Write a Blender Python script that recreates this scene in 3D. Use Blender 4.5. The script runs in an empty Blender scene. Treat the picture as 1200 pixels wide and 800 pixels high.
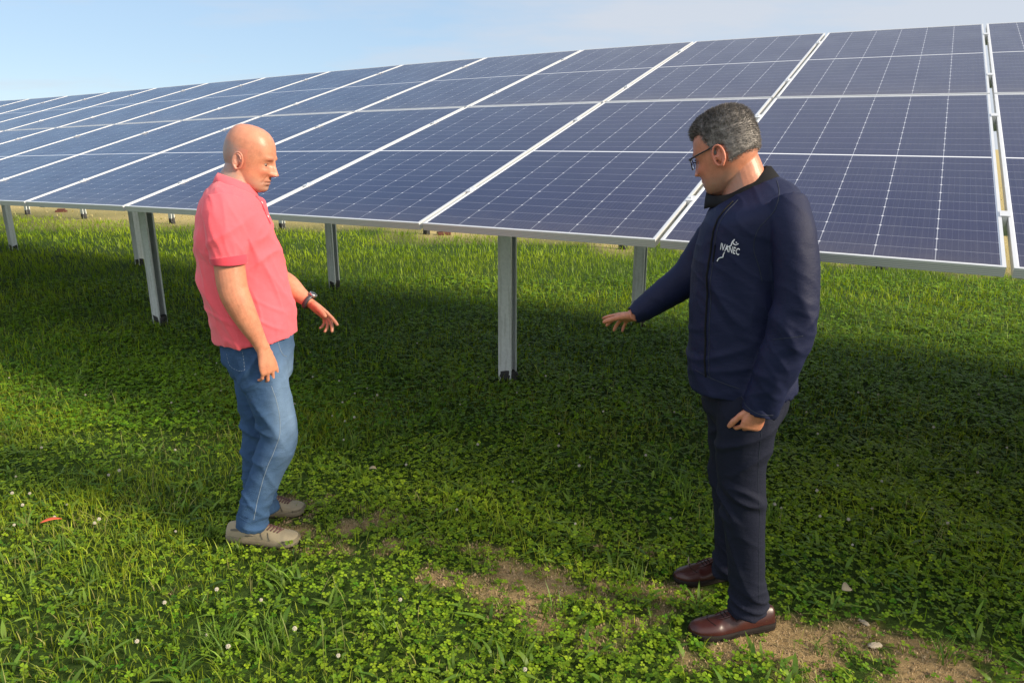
import bpy, math, random
import numpy as np
from mathutils import Vector, Matrix, noise
from mathutils.bvhtree import BVHTree
random.seed(7); rng = np.random.default_rng(11)
PI = math.pi; R_ = math.radians
scene = bpy.context.scene
COL = scene.collection

# ------------------------------------------------------------------ camera
TH = R_(15.41); FPX = 820.0; CAMZ = 1.63
cd = bpy.data.cameras.new('camera'); cam = bpy.data.objects.new('camera', cd); COL.objects.link(cam)
cam.location = (0, 0, CAMZ); cam.rotation_euler = (PI/2 - TH, 0, 0)
cd.sensor_width = 36; cd.lens = 36*FPX/1200; cd.clip_end = 3000; cd.clip_start = .05
scene.camera = cam
cT, sT = math.cos(TH), math.sin(TH)
def ray(x, y):
    a, b = (x-600)/FPX, (y-400)/FPX
    return np.array([a, cT - b*sT, -sT - b*cT])
def ground_at(x, y, z=0.0):
    d = ray(x, y); return np.array([0, 0, CAMZ]) + d*((z-CAMZ)/d[2])

# ------------------------------------------------------------------ materials
def mat(name, base=(.5,.5,.5), rough=.6, metal=0.0, spec=.5):
    m = bpy.data.materials.new(name); m.use_nodes = True
    b = m.node_tree.nodes['Principled BSDF']
    b.inputs['Base Color'].default_value = (*base, 1); b.inputs['Roughness'].default_value = rough
    b.inputs['Metallic'].default_value = metal; b.inputs['Specular IOR Level'].default_value = spec
    return m
class NT:
    def __init__(s, m): s.m = m; s.t = m.node_tree; s.b = s.t.nodes.get('Principled BSDF')
    def n(s, typ, **kw):
        o = s.t.nodes.new(typ)
        for k, v in kw.items():
            if k.startswith('i_'):
                o.inputs[int(k[2:]) if k[2:].isdigit() else k[2:]].default_value = v
            else: setattr(o, k, v)
        return o
    def l(s, a, b): s.t.links.new(a, b)
    def math(s, op, a, b=None, clamp=False):
        o = s.t.nodes.new('ShaderNodeMath'); o.operation = op; o.use_clamp = clamp
        for i, v in enumerate((a, b)):
            if v is None: continue
            if isinstance(v, (int, float)): o.inputs[i].default_value = v
            else: s.l(v, o.inputs[i])
        return o.outputs[0]
    def mix(s, fac, a, b, blend='MIX'):
        o = s.t.nodes.new('ShaderNodeMix'); o.data_type = 'RGBA'; o.blend_type = blend
        for i, v in ((0, fac), (6, a), (7, b)):
            if isinstance(v, (int, float)): o.inputs[i].default_value = v
            elif isinstance(v, tuple): o.inputs[i].default_value = (*v, 1) if len(v) == 3 else v
            else: s.l(v, o.inputs[i])
        return o.outputs[2]
    def noise(s, scale, detail=4, rough=.55, vec=None):
        o = s.n('ShaderNodeTexNoise'); o.inputs['Scale'].default_value = scale
        o.inputs['Detail'].default_value = detail; o.inputs['Roughness'].default_value = rough
        if vec is not None: s.l(vec, o.inputs['Vector'])
        return o.outputs['Fac']
    def ramp(s, fac, stops):
        o = s.n('ShaderNodeValToRGB'); e = o.color_ramp.elements
        while len(e) < len(stops): e.new(.5)
        for q, (p, c) in zip(e, stops):
            q.position = p; q.color = (*c, 1) if len(c) == 3 else c
        s.l(fac, o.inputs[0]); return o.outputs[0]
    def bump(s, h, strength=.3, dist=.01):
        o = s.n('ShaderNodeBump'); o.inputs['Strength'].default_value = strength
        o.inputs['Distance'].default_value = dist; s.l(h, o.inputs['Height'])
        s.l(o.outputs[0], s.b.inputs['Normal']); return o
    def obj(s): return s.n('ShaderNodeTexCoord').outputs['Object']
    def attr(s, name): return s.n('ShaderNodeAttribute', attribute_name=name).outputs['Color']

def mat_noisy(name, c1, c2, scale=20, rough=.6, metal=0., bump=.2, bscale=200, bdist=.002, spec=.5):
    m = mat(name, c1, rough, metal, spec); t = NT(m); v = t.obj()
    t.l(t.mix(t.math('MULTIPLY', t.noise(scale, 5, .6, v), 1.0), c1, c2), t.b.inputs['Base Color'])
    if bump: t.bump(t.noise(bscale, 3, .6, v), bump, bdist)
    return m

M = {}
M['alu'] = mat_noisy('aluminium', (.62,.64,.66), (.78,.79,.80), 8, .38, .35, .1, 90, .0006)
M['alu_side'] = mat('aluminium_side', (.55,.56,.57), .4, .35)
t = NT(M['alu_side']); v = t.obj(); sp = t.n('ShaderNodeSeparateXYZ'); t.l(v, sp.inputs[0])
w = t.math('SINE', t.math('MULTIPLY', sp.outputs[2], 900.0))
t.l(t.mix(t.math('MULTIPLY', t.math('GREATER_THAN', w, .6), .45), (.62,.63,.64), (.2,.2,.2)), t.b.inputs['Base Color'])
M['steel'] = mat('galvanised_steel', (.42,.45,.46), .45, .3)
t = NT(M['steel']); v = t.obj()
vo = t.n('ShaderNodeTexVoronoi'); vo.inputs['Scale'].default_value = 45; t.l(v, vo.inputs['Vector'])
mp = t.n('ShaderNodeMapping'); mp.inputs['Scale'].default_value = (14, 14, 1.2); t.l(v, mp.inputs[0])
c = t.mix(t.math('MULTIPLY', vo.outputs['Distance'], .6), (.56,.60,.60), (.74,.77,.76))
c = t.mix(t.math('MULTIPLY', t.math('GREATER_THAN', t.noise(3, 5, .6, mp.outputs[0]), .56), .35), c, (.36,.38,.35))
t.l(c, t.b.inputs['Base Color']); t.l(t.math('ADD', t.math('MULTIPLY', t.noise(30, 3, .5, v), .3), .3), t.b.inputs['Roughness'])
M['black_rubber'] = mat_noisy('black_coating', (.012,.012,.014), (.03,.03,.03), 30, .7)
M['backsheet'] = mat('backsheet', (.7,.7,.72), .5)

# solar cells: UV.x across six cells, UV.y along 24 half cells
def cell_material():
    m = mat('solar_cells', (.02,.03,.08), .12); t = NT(m)
    uv = t.n('ShaderNodeTexCoord').outputs['UV']; s = t.n('ShaderNodeSeparateXYZ'); t.l(uv, s.inputs[0])
    x = t.math('MULTIPLY', s.outputs[0], 6.0); y = t.math('MULTIPLY', s.outputs[1], 24.0)
    fx = t.math('FRACT', x); fy = t.math('FRACT', y)
    dx = t.math('SUBTRACT', .5, t.math('ABSOLUTE', t.math('SUBTRACT', fx, .5)))       # 0 at cell edge, in cells of 182 mm
    dy = t.math('SUBTRACT', .5, t.math('ABSOLUTE', t.math('SUBTRACT', fy, .5)))       # in half cells of 92 mm
    dxm = t.math('MULTIPLY', dx, .182); dym = t.math('MULTIPLY', dy, .092)
    gx = t.math('LESS_THAN', dxm, .0014); gy = t.math('LESS_THAN', dym, .0009)
    corner = t.math('LESS_THAN', t.math('ADD', dxm, dym), .0058)
    mid = t.math('LESS_THAN', t.math('ABSOLUTE', t.math('SUBTRACT', s.outputs[1], .5)), .0031)
    # borders of the laminate
    ex = t.math('SUBTRACT', .5, t.math('ABSOLUTE', t.math('SUBTRACT', s.outputs[0], .5)))
    ey = t.math('SUBTRACT', .5, t.math('ABSOLUTE', t.math('SUBTRACT', s.outputs[1], .5)))
    edge = t.math('MAXIMUM', t.math('LESS_THAN', ex, .0035), t.math('LESS_THAN', ey, .0025))
    fb = t.math('FRACT', t.math('MULTIPLY', fx, 10.0))
    bus = t.math('MULTIPLY', t.math('LESS_THAN', t.math('ABSOLUTE', t.math('SUBTRACT', fb, .5)), .025), .13)
    tint = t.n('ShaderNodeTexWhiteNoise'); tint.noise_dimensions = '3D'
    cmb = t.n('ShaderNodeCombineXYZ'); t.l(t.math('FLOOR', x), cmb.inputs[0]); t.l(t.math('FLOOR', t.math('MULTIPLY', y, .5)), cmb.inputs[1])
    oi = t.n('ShaderNodeObjectInfo'); t.l(oi.outputs['Random'], cmb.inputs[2]); t.l(cmb.outputs[0], tint.inputs[0])
    cell = t.mix(t.math('MULTIPLY', tint.outputs[0], .35), (.005,.007,.046), (.011,.010,.058))
    ob = t.obj(); cell = t.mix(t.math('MULTIPLY', t.noise(2.2, 4, .6, ob), .3), cell, (.015,.022,.075))
    c = t.mix(bus, cell, (.3,.33,.42))
    g = t.math('MAXIMUM', t.math('MULTIPLY', gx, .52), t.math('MULTIPLY', gy, .42)); c = t.mix(g, c, (.55,.58,.66))
    c = t.mix(t.math('MULTIPLY', corner, .8), c, (.7,.72,.78)); c = t.mix(t.math('MAXIMUM', mid, edge), c, (.72,.74,.78))
    low = t.math('POWER', t.math('SUBTRACT', 1.0, s.outputs[1], True), 14.0)
    c = t.mix(t.math('MULTIPLY', t.math('MULTIPLY', low, t.noise(9, 5, .7, ob)), .35), c, (.22,.19,.15))
    mpn = t.n('ShaderNodeMapping'); mpn.inputs['Scale'].default_value = (30, 1.2, 1); t.l(ob, mpn.inputs[0])
    c = t.mix(t.math('MULTIPLY', t.math('SUBTRACT', t.noise(1.5, 4, .7, mpn.outputs[0]), .5, True), .22), c, (.25,.25,.26))
    dust = t.math('MULTIPLY', t.math('SUBTRACT', t.noise(140, 3, .7, ob), .62, True), 1.2)
    c = t.mix(t.math('MULTIPLY', dust, .5), c, (.35,.33,.3))
    t.l(c, t.b.inputs['Base Color'])
    t.l(t.math('ADD', .13, t.math('MULTIPLY', t.noise(3, 5, .65, ob), .2)), t.b.inputs['Roughness'])
    t.b.inputs['IOR'].default_value = 1.45; t.b.inputs['Specular Tint'].default_value = (.56,.69,1,1)
    return m
M['cells'] = cell_material()

def attr_mat(name, rough=.6, trans=0.0, attr='tint', sss=0.0, spec=.4, bump=0, bscale=300):
    m = mat(name, (1,1,1), rough, 0, spec); t = NT(m); c = t.attr(attr)
    t.l(c, t.b.inputs['Base Color'])
    if sss:
        t.b.inputs['Subsurface Weight'].default_value = sss; t.b.inputs['Subsurface Radius'].default_value = (.012,.005,.003)
        t.b.inputs['Subsurface Scale'].default_value = 1.0
    if bump:
        t.bump(t.noise(bscale, 3, .6, t.obj()), bump, .0015)
    if trans:
        tr = t.n('ShaderNodeBsdfTranslucent'); t.l(t.mix(1.0, c, (1.5,1.5,.7), 'MULTIPLY'), tr.inputs[0])
        mx = t.n('ShaderNodeMixShader'); mx.inputs[0].default_value = trans
        t.l(t.b.outputs[0], mx.inputs[1]); t.l(tr.outputs[0], mx.inputs[2])
        t.l(mx.outputs[0], t.t.nodes['Material Output'].inputs[0])
    return m
M['leaf'] = attr_mat('grass_blades', .5, .35, spec=.3)
M['clover'] = attr_mat('clover_leaves', .55, .25, spec=.22)
M['skin'] = attr_mat('skin', .42, sss=.08, spec=.45, bump=.38, bscale=210)

def fabric(name, c1, c2, weave=900, rough=.85, nscale=6, sheen=.2, bump=.25, attr=None):
    m = mat(name, c1, rough, 0, .25); t = NT(m); v = t.obj()
    c = t.mix(t.noise(nscale, 5, .6, v), c1, c2)
    if attr: c = t.mix(t.n('ShaderNodeAttribute', attribute_name=attr).outputs['Fac'], c, attr_col[attr])
    fine = t.noise(weave, 2, .6, v)
    c = t.mix(t.math('MULTIPLY', fine, .25), c, tuple(min(1, q*1.6+.001) for q in c2))
    t.l(c, t.b.inputs['Base Color']); t.b.inputs['Sheen Weight'].default_value = sheen
    mw = t.n('ShaderNodeMapping'); mw.inputs['Rotation'].default_value = (.5,.6,.2); mw.inputs['Scale'].default_value = (1,1,2.2); t.l(v, mw.inputs[0]); wr = t.math('ABSOLUTE', t.math('SUBTRACT', t.noise(11, 4, .6, mw.outputs[0]), .5)); wr = t.math('MULTIPLY', wr, -2.0)
    h = t.math('ADD', t.math('MULTIPLY', wr, 3.2), fine)
    t.bump(h, bump, .0022); return m
attr_col = {'fade': (.16,.24,.36)}
M['pink'] = fabric('pink_pique', (.74,.080,.105), (.82,.115,.145), 700, .85, 5)
M['pink_dark'] = fabric('pink_rib', (.55,.04,.07), (.62,.06,.09), 700, .85, 8)
M['denim'] = fabric('denim', (.018,.045,.105), (.038,.085,.175), 1100, .9, 14, .0, .5, 'fade')
M['stitch'] = mat('pale_stitching', (.20,.25,.31), .8)
M['navy'] = fabric('navy_softshell', (.0036,.0060,.026), (.0070,.0110,.042), 1500, .62, 4, .0, .3)
M['navy_seam'] = mat('navy_piping', (.014,.021,.036), .6)
M['collar_black'] = fabric('black_knit', (.0035,.004,.005), (.006,.006,.007), 900, .85, 6, 0.0)
M['trouser'] = fabric('dark_trouser_cotton', (.0034,.0050,.014), (.0058,.0082,.022), 1300, .8, 5, .0, .4)
M['white_thread'] = mat('white_thread', (.75,.76,.8), .7)
M['suede'] = mat_noisy('grey_beige_suede', (.24,.20,.13), (.33,.28,.19), 25, .85, 0, .4, 220)
M['sole_tan'] = mat_noisy('tan_rubber', (.20,.17,.115), (.15,.125,.08), 30, .8)
M['mesh_panel'] = mat_noisy('dark_mesh', (.10,.09,.07), (.15,.13,.10), 150, .9)
M['lace'] = mat_noisy('dark_red_lace', (.10,.04,.045), (.16,.08,.07), 120, .8)
M['orange'] = mat('orange_lining', (.55,.2,.08), .8)
M['leather'] = mat_noisy('oxblood_leather', (.030,.0075,.006), (.055,.013,.010), 18, .36, 0, .25, 120, .001)
M['dark_sole'] = mat_noisy('dark_sole', (.010,.007,.006), (.018,.013,.011), 30, .75, spec=.2)
M['watch_metal'] = mat('brushed_watch_steel', (.45,.45,.46), .3, .9)
M['watch_strap'] = mat('watch_strap', (.06,.06,.07), .45, .5)
M['glass_frame'] = mat('spectacle_frame', (.012,.012,.013), .3)
M['lens'] = mat('spectacle_lens', (1,1,1), .03)
_l = M['lens'].node_tree.nodes['Principled BSDF']; _l.inputs['Transmission Weight'].default_value = 1; _l.inputs['IOR'].default_value = 1.1
M['eye'] = mat('eye_white', (.26,.19,.16), .35)
M['iris'] = mat('iris', (.03,.03,.035), .15)
M['hair'] = attr_mat('salt_pepper_hair', .55, spec=.3)
M['petal'] = mat_noisy('clover_petals', (.56,.53,.45), (.40,.35,.26), 300, .8)
M['stem'] = mat('flower_stem', (.06,.13,.02), .7)
M['stone'] = mat_noisy('pale_stone', (.42,.36,.27), (.3,.25,.18), 30, .9)
M['dry_leaf'] = mat_noisy('dry_leaf', (.38,.33,.22), (.26,.2,.12), 40, .8)
M['red_plastic'] = mat_noisy('faded_red_plastic', (.62,.08,.04), (.5,.12,.05), 30, .6)
M['brick'] = mat_noisy('brick_red', (.075,.022,.016), (.11,.04,.028), 20, .85)

# ------------------------------------------------------------------ mesh helpers
class MB:
    def __init__(s): s.v = []; s.f = []; s.mi = []
    def add(s, V, F, mi=0):
        o = len(s.v); s.v += [tuple(p) for p in V]; s.f += [tuple(i+o for i in f) for f in F]; s.mi += [mi]*len(F); return s
    def box(s, a, b, mi=0, Mx=None):
        x0,y0,z0 = a; x1,y1,z1 = b
        V = [(x0,y0,z0),(x1,y0,z0),(x1,y1,z0),(x0,y1,z0),(x0,y0,z1),(x1,y0,z1),(x1,y1,z1),(x0,y1,z1)]
        if Mx is not None: V = [Mx @ Vector(p) for p in V]
        return s.add(V, [(0,3,2,1),(4,5,6,7),(0,1,5,4),(1,2,6,5),(2,3,7,6),(3,0,4,7)], mi)
    def loft(s, rings, mi=0, caps=True):
        n = len(rings[0]); V = [p for r in rings for p in r]; F = []
        for i in range(len(rings)-1):
            for k in range(n):
                k2 = (k+1) % n; F.append((i*n+k, i*n+k2, (i+1)*n+k2, (i+1)*n+k))
        if caps:
            V.append(np.mean(rings[0], 0)); V.append(np.mean(rings[-1], 0)); a = len(V)-2; b = a+1; m = (len(rings)-1)*n
            for k in range(n):
                k2 = (k+1) % n; F.append((a, k2, k)); F.append((b, m+k, m+k2))
        return s.add(V, F, mi)
    def prism(s, prof, z0, z1, mi=0, Mx=None):        # closed polygon (x,y) extruded in z
        n = len(prof); V = [(x,y,z0) for x,y in prof]+[(x,y,z1) for x,y in prof]
        if Mx is not None: V = [Mx @ Vector(p) for p in V]
        F = [(k,(k+1)%n,n+(k+1)%n,n+k) for k in range(n)] + [tuple(range(n))[::-1], tuple(range(n, 2*n))]
        return s.add(V, F, mi)
    def tube(s, pts, r, n=8, mi=0, closed=False):
        pts = [np.array(p, float) for p in pts]; rr = r if hasattr(r, '__len__') else [r]*len(pts)
        rings = []; prev = None
        for i, p in enumerate(pts):
            if closed: tg = pts[(i+1) % len(pts)] - pts[i-1]
            else: tg = pts[min(i+1, len(pts)-1)] - pts[max(i-1, 0)]
            tg = tg/(np.linalg.norm(tg)+1e-12)
            a = prev if prev is not None else (np.array([0,0,1.]) if abs(tg[2]) < .9 else np.array([1.,0,0]))
            u = a - tg*(a@tg); u /= np.linalg.norm(u); prev = u; w = np.cross(tg, u)
            rings.append([p + rr[i]*(math.cos(q)*u + math.sin(q)*w) for q in np.linspace(0, 2*PI, n, endpoint=False)])
        if closed: rings.append(rings[0])
        return s.loft(rings, mi, caps=not closed)
    def mesh(s, name, mats=(), smooth=False):
        me = bpy.data.meshes.new(name); me.from_pydata([tuple(map(float, p)) for p in s.v], [], s.f)
        for m in mats: me.materials.append(m)
        if any(s.mi): me.polygons.foreach_set('material_index', s.mi)
        if smooth: me.polygons.foreach_set('use_smooth', [True]*len(me.polygons))
        me.update(); return me
    def build(s, name, mats=(), parent=None, smooth=False):
        if not isinstance(mats, (list, tuple)): mats = (mats,)
        return link(name, s.mesh(name, mats, smooth), parent)
def link(name, me, parent=None):
    o = bpy.data.objects.new(name, me); COL.objects.link(o)
    if parent is not None: o.parent = parent
    return o
def empty(name, loc=(0,0,0), rz=0):
    o = bpy.data.objects.new(name, None); COL.objects.link(o); o.location = loc; o.rotation_euler = (0,0,rz)
    o.empty_display_size = .2; return o
def tag(o, label=None, cat=None, group=None, kind=None):
    for k, v in (('label', label), ('category', cat), ('group', group), ('kind', kind)):
        if v: o[k] = v
    return o
def bevel(o, w, seg=2):
    m = o.modifiers.new('b', 'BEVEL'); m.width = w; m.segments = seg; m.limit_method = 'ANGLE'; return o

def np_mesh(name, V, quads, tris, mats, tint=None, smooth=False):
    me = bpy.data.meshes.new(name); V = np.asarray(V, np.float32)
    nq, nt = len(quads), len(tris)
    me.vertices.add(len(V)); me.vertices.foreach_set('co', V.ravel())
    loops = np.concatenate([np.asarray(quads, np.int32).ravel() if nq else np.zeros(0, np.int32), np.asarray(tris, np.int32).ravel() if nt else np.zeros(0, np.int32)])
    me.loops.add(len(loops)); me.loops.foreach_set('vertex_index', loops)
    st = np.concatenate([np.arange(nq)*4, nq*4+np.arange(nt)*3]).astype(np.int32)
    me.polygons.add(nq+nt); me.polygons.foreach_set('loop_start', st)
    me.update(calc_edges=True)
    for m in mats: me.materials.append(m)
    if smooth: me.polygons.foreach_set('use_smooth', [True]*len(me.polygons))
    if tint is not None:
        a = me.attributes.new('tint', 'FLOAT_COLOR', 'POINT')
        a.data.foreach_set('color', np.concatenate([tint, np.ones((len(V), 1))], 1).astype(np.float32).ravel())
    me.validate(); return me

def remesh(mb, voxel, smooth_it=3, factor=.5):
    o = link('tmp', mb.mesh('tmp'))
    m = o.modifiers.new('r', 'REMESH'); m.mode = 'VOXEL'; m.voxel_size = voxel
    if smooth_it:
        k = o.modifiers.new('s', 'SMOOTH'); k.iterations = smooth_it; k.factor = factor
    dg = bpy.context.evaluated_depsgraph_get(); dg.update()
    me = bpy.data.meshes.new_from_object(o.evaluated_get(dg)); bpy.data.objects.remove(o)
    me.polygons.foreach_set('use_smooth', [True]*len(me.polygons)); return me
def get_co(me):
    a = np.empty(len(me.vertices)*3, np.float32); me.vertices.foreach_get('co', a); return a.reshape(-1, 3).astype(float)
def get_no(me):
    a = np.empty(len(me.vertices)*3, np.float32); me.vertices.foreach_get('normal', a); return a.reshape(-1, 3).astype(float)
def set_co(me, co): me.vertices.foreach_set('co', co.astype(np.float32).ravel()); me.update()
def set_tint(me, c, name='tint'):
    a = me.attributes.new(name, 'FLOAT_COLOR', 'POINT'); a.data.foreach_set('color', np.concatenate([c, np.ones((len(c), 1))], 1).astype(np.float32).ravel())
def set_float(me, c, name):
    a = me.attributes.new(name, 'FLOAT', 'POINT'); a.data.foreach_set('value', c.astype(np.float32))
def vnoise(P, scale, seed=0):
    sc = np.asarray(scale)*np.ones(3); off = np.array([seed*3.1, seed*7.7, seed*1.3])
    return np.array([noise.noise(Vector(p)) for p in (P*sc+off)])
def sm(x, a, b):
    t = np.clip((x-a)/(b-a), 0, 1); return t*t*(3-2*t)

# ------------------------------------------------------------------ sky and light
SUN_AZ, SUN_EL = 113.0, 28.0
world = bpy.data.worlds.new('World'); scene.world = world; world.use_nodes = True
wt = world.node_tree; t = NT(world); bg = wt.nodes['Background']
sky = t.n('ShaderNodeTexSky', sky_type='NISHITA', sun_disc=False, sun_elevation=R_(SUN_EL), sun_rotation=R_(SUN_AZ))
sky.air_density = 1.0; sky.dust_density = .15; sky.ozone_density = 1.6; sky.altitude = 200
tc = t.n('ShaderNodeTexCoord').outputs['Generated']; s = t.n('ShaderNodeSeparateXYZ'); t.l(tc, s.inputs[0])
den = t.math('ADD', t.math('MAXIMUM', s.outputs[2], 0.0), .12)
cb = t.n('ShaderNodeCombineXYZ'); t.l(t.math('DIVIDE', s.outputs[0], den), cb.inputs[0]); t.l(t.math('MULTIPLY', t.math('DIVIDE', s.outputs[1], den), 1.5), cb.inputs[1])
n1 = t.noise(.55, 7, .58, cb.outputs[0]); 
bias = t.math('MULTIPLY', s.outputs[0], .42)                      # more cloud towards the east
cl = t.math('MULTIPLY', t.math('SUBTRACT', t.math('ADD', n1, bias), .36), 3.6, True)
hz = t.math('POWER', t.math('SUBTRACT', 1.0, t.math('MAXIMUM', s.outputs[2], 0.0)), 6.0)
c = t.mix(t.math('MULTIPLY', cl, .82), t.mix(.72, sky.outputs[0], (2.6,3.6,4.85)), (3.9,4.1,4.5))
back = t.math('MULTIPLY', t.math('ADD', t.math('MULTIPLY', s.outputs[1], -1.3), .35, True), .9)  # unseen sky behind the camera, brightened as added fill light
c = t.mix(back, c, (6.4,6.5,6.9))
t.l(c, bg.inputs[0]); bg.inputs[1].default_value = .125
sl = bpy.data.lights.new('sun', 'SUN'); so = bpy.data.objects.new('sun', sl); COL.objects.link(so)
sl.energy = 5.0; sl.angle = R_(11); sl.color = (1, .86, .66)
az, el = R_(SUN_AZ), R_(SUN_EL)
sd = Vector((math.sin(az)*math.cos(el), math.cos(az)*math.cos(el), math.sin(el)))
so.rotation_euler = sd.to_track_quat('Z', 'Y').to_euler(); so.location = sd*40
scene.view_settings.view_transform = 'Standard'; scene.view_settings.look = 'None'
scene.view_settings.exposure = 0.5; scene.view_settings.gamma = 1.0

# ------------------------------------------------------------------ the solar rows
E2 = np.array([.8731, -.4876]); N2 = np.array([.4876, .8731]); O2 = np.array([1.5822, 2.2320])
def rowpt(u, d, z=0): return Vector((O2[0]+E2[0]*u+N2[0]*d, O2[1]+E2[1]*u+N2[1]*d, z))
# pose of the table plane measured in camera axes (x right, y down, z forward)
PRM = [2.08127,.45023,-.42755,1.57963,-.23378,2.21785]; Q2, QV, Q3 = -.60954,-.08477,.28258
def rod(r):
    r = np.array(r); th = np.linalg.norm(r); k = r/th; K = np.array([[0,-k[2],k[1]],[k[2],0,-k[0]],[-k[1],k[0],0]])
    return np.eye(3)+math.sin(th)*K+(1-math.cos(th))*K@K
RR = rod(PRM[:3]); TT = np.array(PRM[3:])
PW, PL, GAP = 1.134, 2.278, .02
def tabpt(u, v, n=0.0):           # u along the row (0 at the right gap, negative to the left), v up the slope
    w = max(-u/12.0, 0.0); we = min(w, 1.25)
    o3 = Q2*we**2+Q3*we**3; ov = QV*we**2
    if w > we: o3 += (w-we)*(2*Q2*we+3*Q3*we**2)
    c = RR @ np.array([u, v+ov, n+o3]) + TT
    return Vector((c[0], c[2]*cT-c[1]*sT, CAMZ-c[2]*sT-c[1]*cT))
_n = (tabpt(1,0)-tabpt(0,0)).cross(tabpt(0,1)-tabpt(0,0)); NS = 1.0
if (tabpt(0,0,1)-tabpt(0,0,0)).z < 0: NS = -1.0
def pmat(u, v, shift=(0,0)):
    p0 = tabpt(u, v); px = tabpt(u+PW, v); py = tabpt(u, v+PL)
    ex = (px-p0).normalized(); ez = ex.cross(py-p0).normalized(); ey = ez.cross(ex)
    off = Vector(rowpt(shift[0], shift[1]) - rowpt(0, 0))
    return Matrix((( ex.x,ey.x,ez.x,p0.x+off.x),(ex.y,ey.y,ez.y,p0.y+off.y),(ex.z,ey.z,ez.z,p0.z+off.z),(0,0,0,1)))
def frame_mesh():
    b = MB(); H = .035; lip = .011; th = .002
    for (x0,x1,y0,y1) in ((0,PW,0,lip),(0,PW,PL-lip,PL)): b.box((x0,y0,-.0065),(x1,y1,0), 0)
    for (x0,x1) in ((0,lip),(PW-lip,PW)): b.box((x0,lip,-.0065),(x1,PL-lip,0), 0)
    b.box((.0005,.0005,-H),(PW-.0005,.0035,-.0067), 1); b.box((.0005,PL-.0035,-H),(PW-.0005,PL-.0005,-.0067), 1)
    b.box((.0005,.0036,-H),(.0035,PL-.0036,-.0067), 1); b.box((PW-.0035,.0036,-H),(PW-.0005,PL-.0036,-.0067), 1)
    b.box((.004,.004,-H),(PW-.004,.03,-H+.002), 1); b.box((.004,PL-.03,-H),(PW-.004,PL-.004,-H+.002), 1)
    b.box((lip+.001,lip+.001,-.012),(PW-lip-.001,PL-lip-.001,-.0085), 2)
    return b.mesh('solar_panel', [M['alu'], M['alu_side'], M['backsheet']])
FM = frame_mesh()
lip = .0112
GM = bpy.data.meshes.new('cell_glass')
GM.from_pydata([(lip,lip,-.0022),(PW-lip,lip,-.0022),(PW-lip,PL-lip,-.0022),(lip,PL-lip,-.0022),(lip,lip,-.0064),(PW-lip,lip,-.0064),(PW-lip,PL-lip,-.0064),(lip,PL-lip,-.0064)], [],
               [(0,1,2,3),(7,6,5,4),(0,4,5,1),(1,5,6,2),(2,6,7,3),(3,7,4,0)])
uvl = GM.uv_layers.new(name='UVMap')
for pl in GM.polygons:
    for li in pl.loop_indices:
        co = GM.vertices[GM.loops[li].vertex_index].co
        uvl.data[li].uv = ((co.x-lip)/(PW-2*lip), (co.y-lip)/(PL-2*lip))
GM.materials.append(M['cells'])
def clamp_mesh():
    b = MB(); b.box((-.010,-.03,-.02),(.010,.03,.001)); b.box((-.0165,-.03,.0012),(.0165,.03,.0042))
    b.prism([(.006*math.cos(a), .006*math.sin(a)) for a in np.linspace(0, 2*PI, 6, endpoint=False)], .0044, .010)
    return b.mesh('clamp', [M['alu']])
CM = clamp_mesh()
def bridge_mesh():                # flat plate seen in the wide gap between two tables
    b = MB(); b.box((-.03,-.02,-.075),(.03,.02,-.036)); b.box((-.0165,-.025,.0012),(.0165,.025,.0042)); b.box((-.009,-.022,-.04),(.009,.022,.001))
    return b.mesh('clamp', [M['alu']])
BM_ = bridge_mesh()
CLV = (.46, 1.83, 2.76, 4.12)
def post_prof():                  # lipped C section: web on the left, open to the right
    t_ = .004; w = .052; f = .042; l = .016
    return [(-w,-f),(w,-f),(w,-f+l),(w-t_,-f+l),(w-t_,-f+t_),(-w+t_,-f+t_),(-w+t_,f-t_),(w-t_,f-t_),(w-t_,f-l),(w,f-l),(w,f),(-w,f)]
ROWYAW = math.atan2(E2[1], E2[0])
def plane_z(u, d, shift=(0,0)):
    # height of the table plane above row coordinates (u,d)
    v = d/.957
    for _ in range(8):
        p = tabpt(u, v); dd = (p.x-O2[0])*N2[0]+(p.y-O2[1])*N2[1]; v += (d-dd)
    return tabpt(u, v)
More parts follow.
